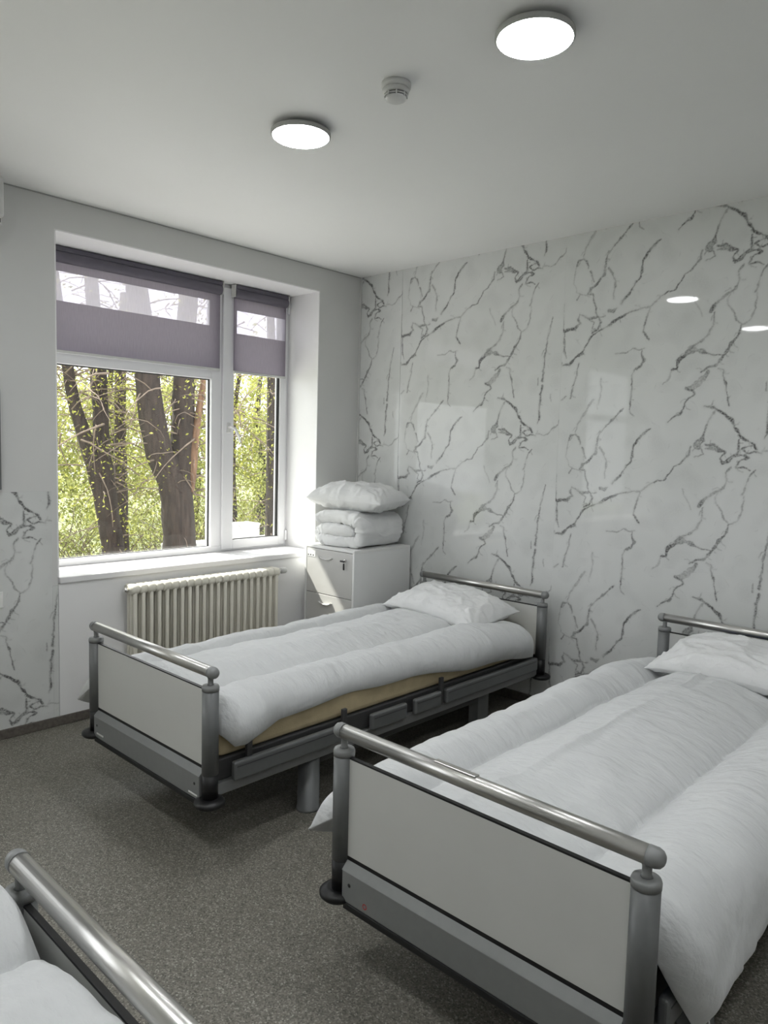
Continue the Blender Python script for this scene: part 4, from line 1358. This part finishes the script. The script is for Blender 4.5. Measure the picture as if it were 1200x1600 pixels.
far = [(-14.0, 5.0, 2.3), (-15.0, 7.4, 2.6), (-14.5, 10.0, 2.4), (-18.0, 6.6, 3.0), (-19.0, 10.5, 3.2), (-20.0, 14.0, 3.2), (-13.5, 3.0, 2.2), (-23.0, 9.0, 3.6), (-11.5, 9.6, 2.4), (-15.0, 13.2, 2.8), (-11.5, 0.2, 2.3), (-16.0, 1.5, 2.8)]
flab = ['pale green tree far behind the slender tree', 'pale green tree far behind the large forked willow', 'pale green tree far behind the narrow sash',
        'hazy green tree behind the left fixed pane, further back', 'hazy green tree behind the window mullion, further back',
        'hazy green tree behind the narrow sash, further back', 'pale green tree far behind the left window edge', 'farthest hazy green tree behind the middle of the window',
        'pale green tree right of the view through the narrow sash', 'hazy green tree further right of the narrow sash view',
        'pale green tree left of the view through the window', 'hazy green tree further back left of the window view']
for k, ((x, y, s), lb) in enumerate(zip(far, flab)):
    st = [(x, y, GZ - 0.05, 0.14), (x + 0.1, y + 0.1, 0.6, 0.11), (x, y - 0.1, 2.4, 0.08), (x + 0.1, y, 4.2, 0.05)]
    tree(lb, (x, y, GZ), [('bark', st)], 30 + k, ((x, y, 1.1), (1.0 * s / 2, 1.15 * s / 1.6, s * 0.85)), 5200, 50, 0.13, 'leaf_far')


def bush(label, x, y, z, h, seed, n=900):
    root = empty('bush', (x, y, z))
    tag(root, label, 'bush', 'bushes under the trees outside')
    rnd = random.Random(seed)
    tw = MB()
    cs = []
    for k in range(26):
        an = rnd.uniform(0, 2 * math.pi)
        dv = Vector((math.cos(an) * 0.5, math.sin(an) * 0.6, 1.0))
        p = Vector((rnd.uniform(-0.3, 0.3), rnd.uniform(-0.3, 0.3), 0.0))
        line = [p.copy()]
        for i in range(7):
            dv += Vector((rnd.gauss(0, 0.22), rnd.gauss(0, 0.22), -0.06))
            p = p + dv.normalized() * h * rnd.uniform(0.12, 0.2)
            line.append(p.copy())
            if i > 0:
                cs.append(tuple(p))
        tw.tube(line, [0.014 * (1 - 0.8 * i / 7) for i in range(8)], 4)
    tw.build('stems', M['twig'], root)['kind'] = 'stuff'
    rg = np.random.default_rng(seed)
    V, F = leaves([cs[i] for i in rg.integers(0, len(cs), n // 6)], 6, (0.15, 0.18, 0.15), 0.085, seed)
    mesh_np('foliage', V, F, M['leaf_far'], root, smooth=False)['kind'] = 'stuff'


for k, (x, y, h, lb) in enumerate(((-10.6, 3.0, 1.5, 'leafy bush at the lower left corner of the window view'), (-10.4, 4.3, 1.6, 'leafy bush between the two forked trunks'),
                                   (-11.5, 5.6, 1.7, 'leafy bush just right of the large forked willow'), (-12.5, 7.6, 1.7, 'leafy bush behind the white box in the narrow sash'),
                                   (-12.0, 2.9, 1.8, 'tall leafy bush behind the dark forked tree'), (-13.0, 6.6, 1.8, 'tall leafy bush behind the window mullion'))):
    bush(lb, x, y, GZ, h, 60 + k)
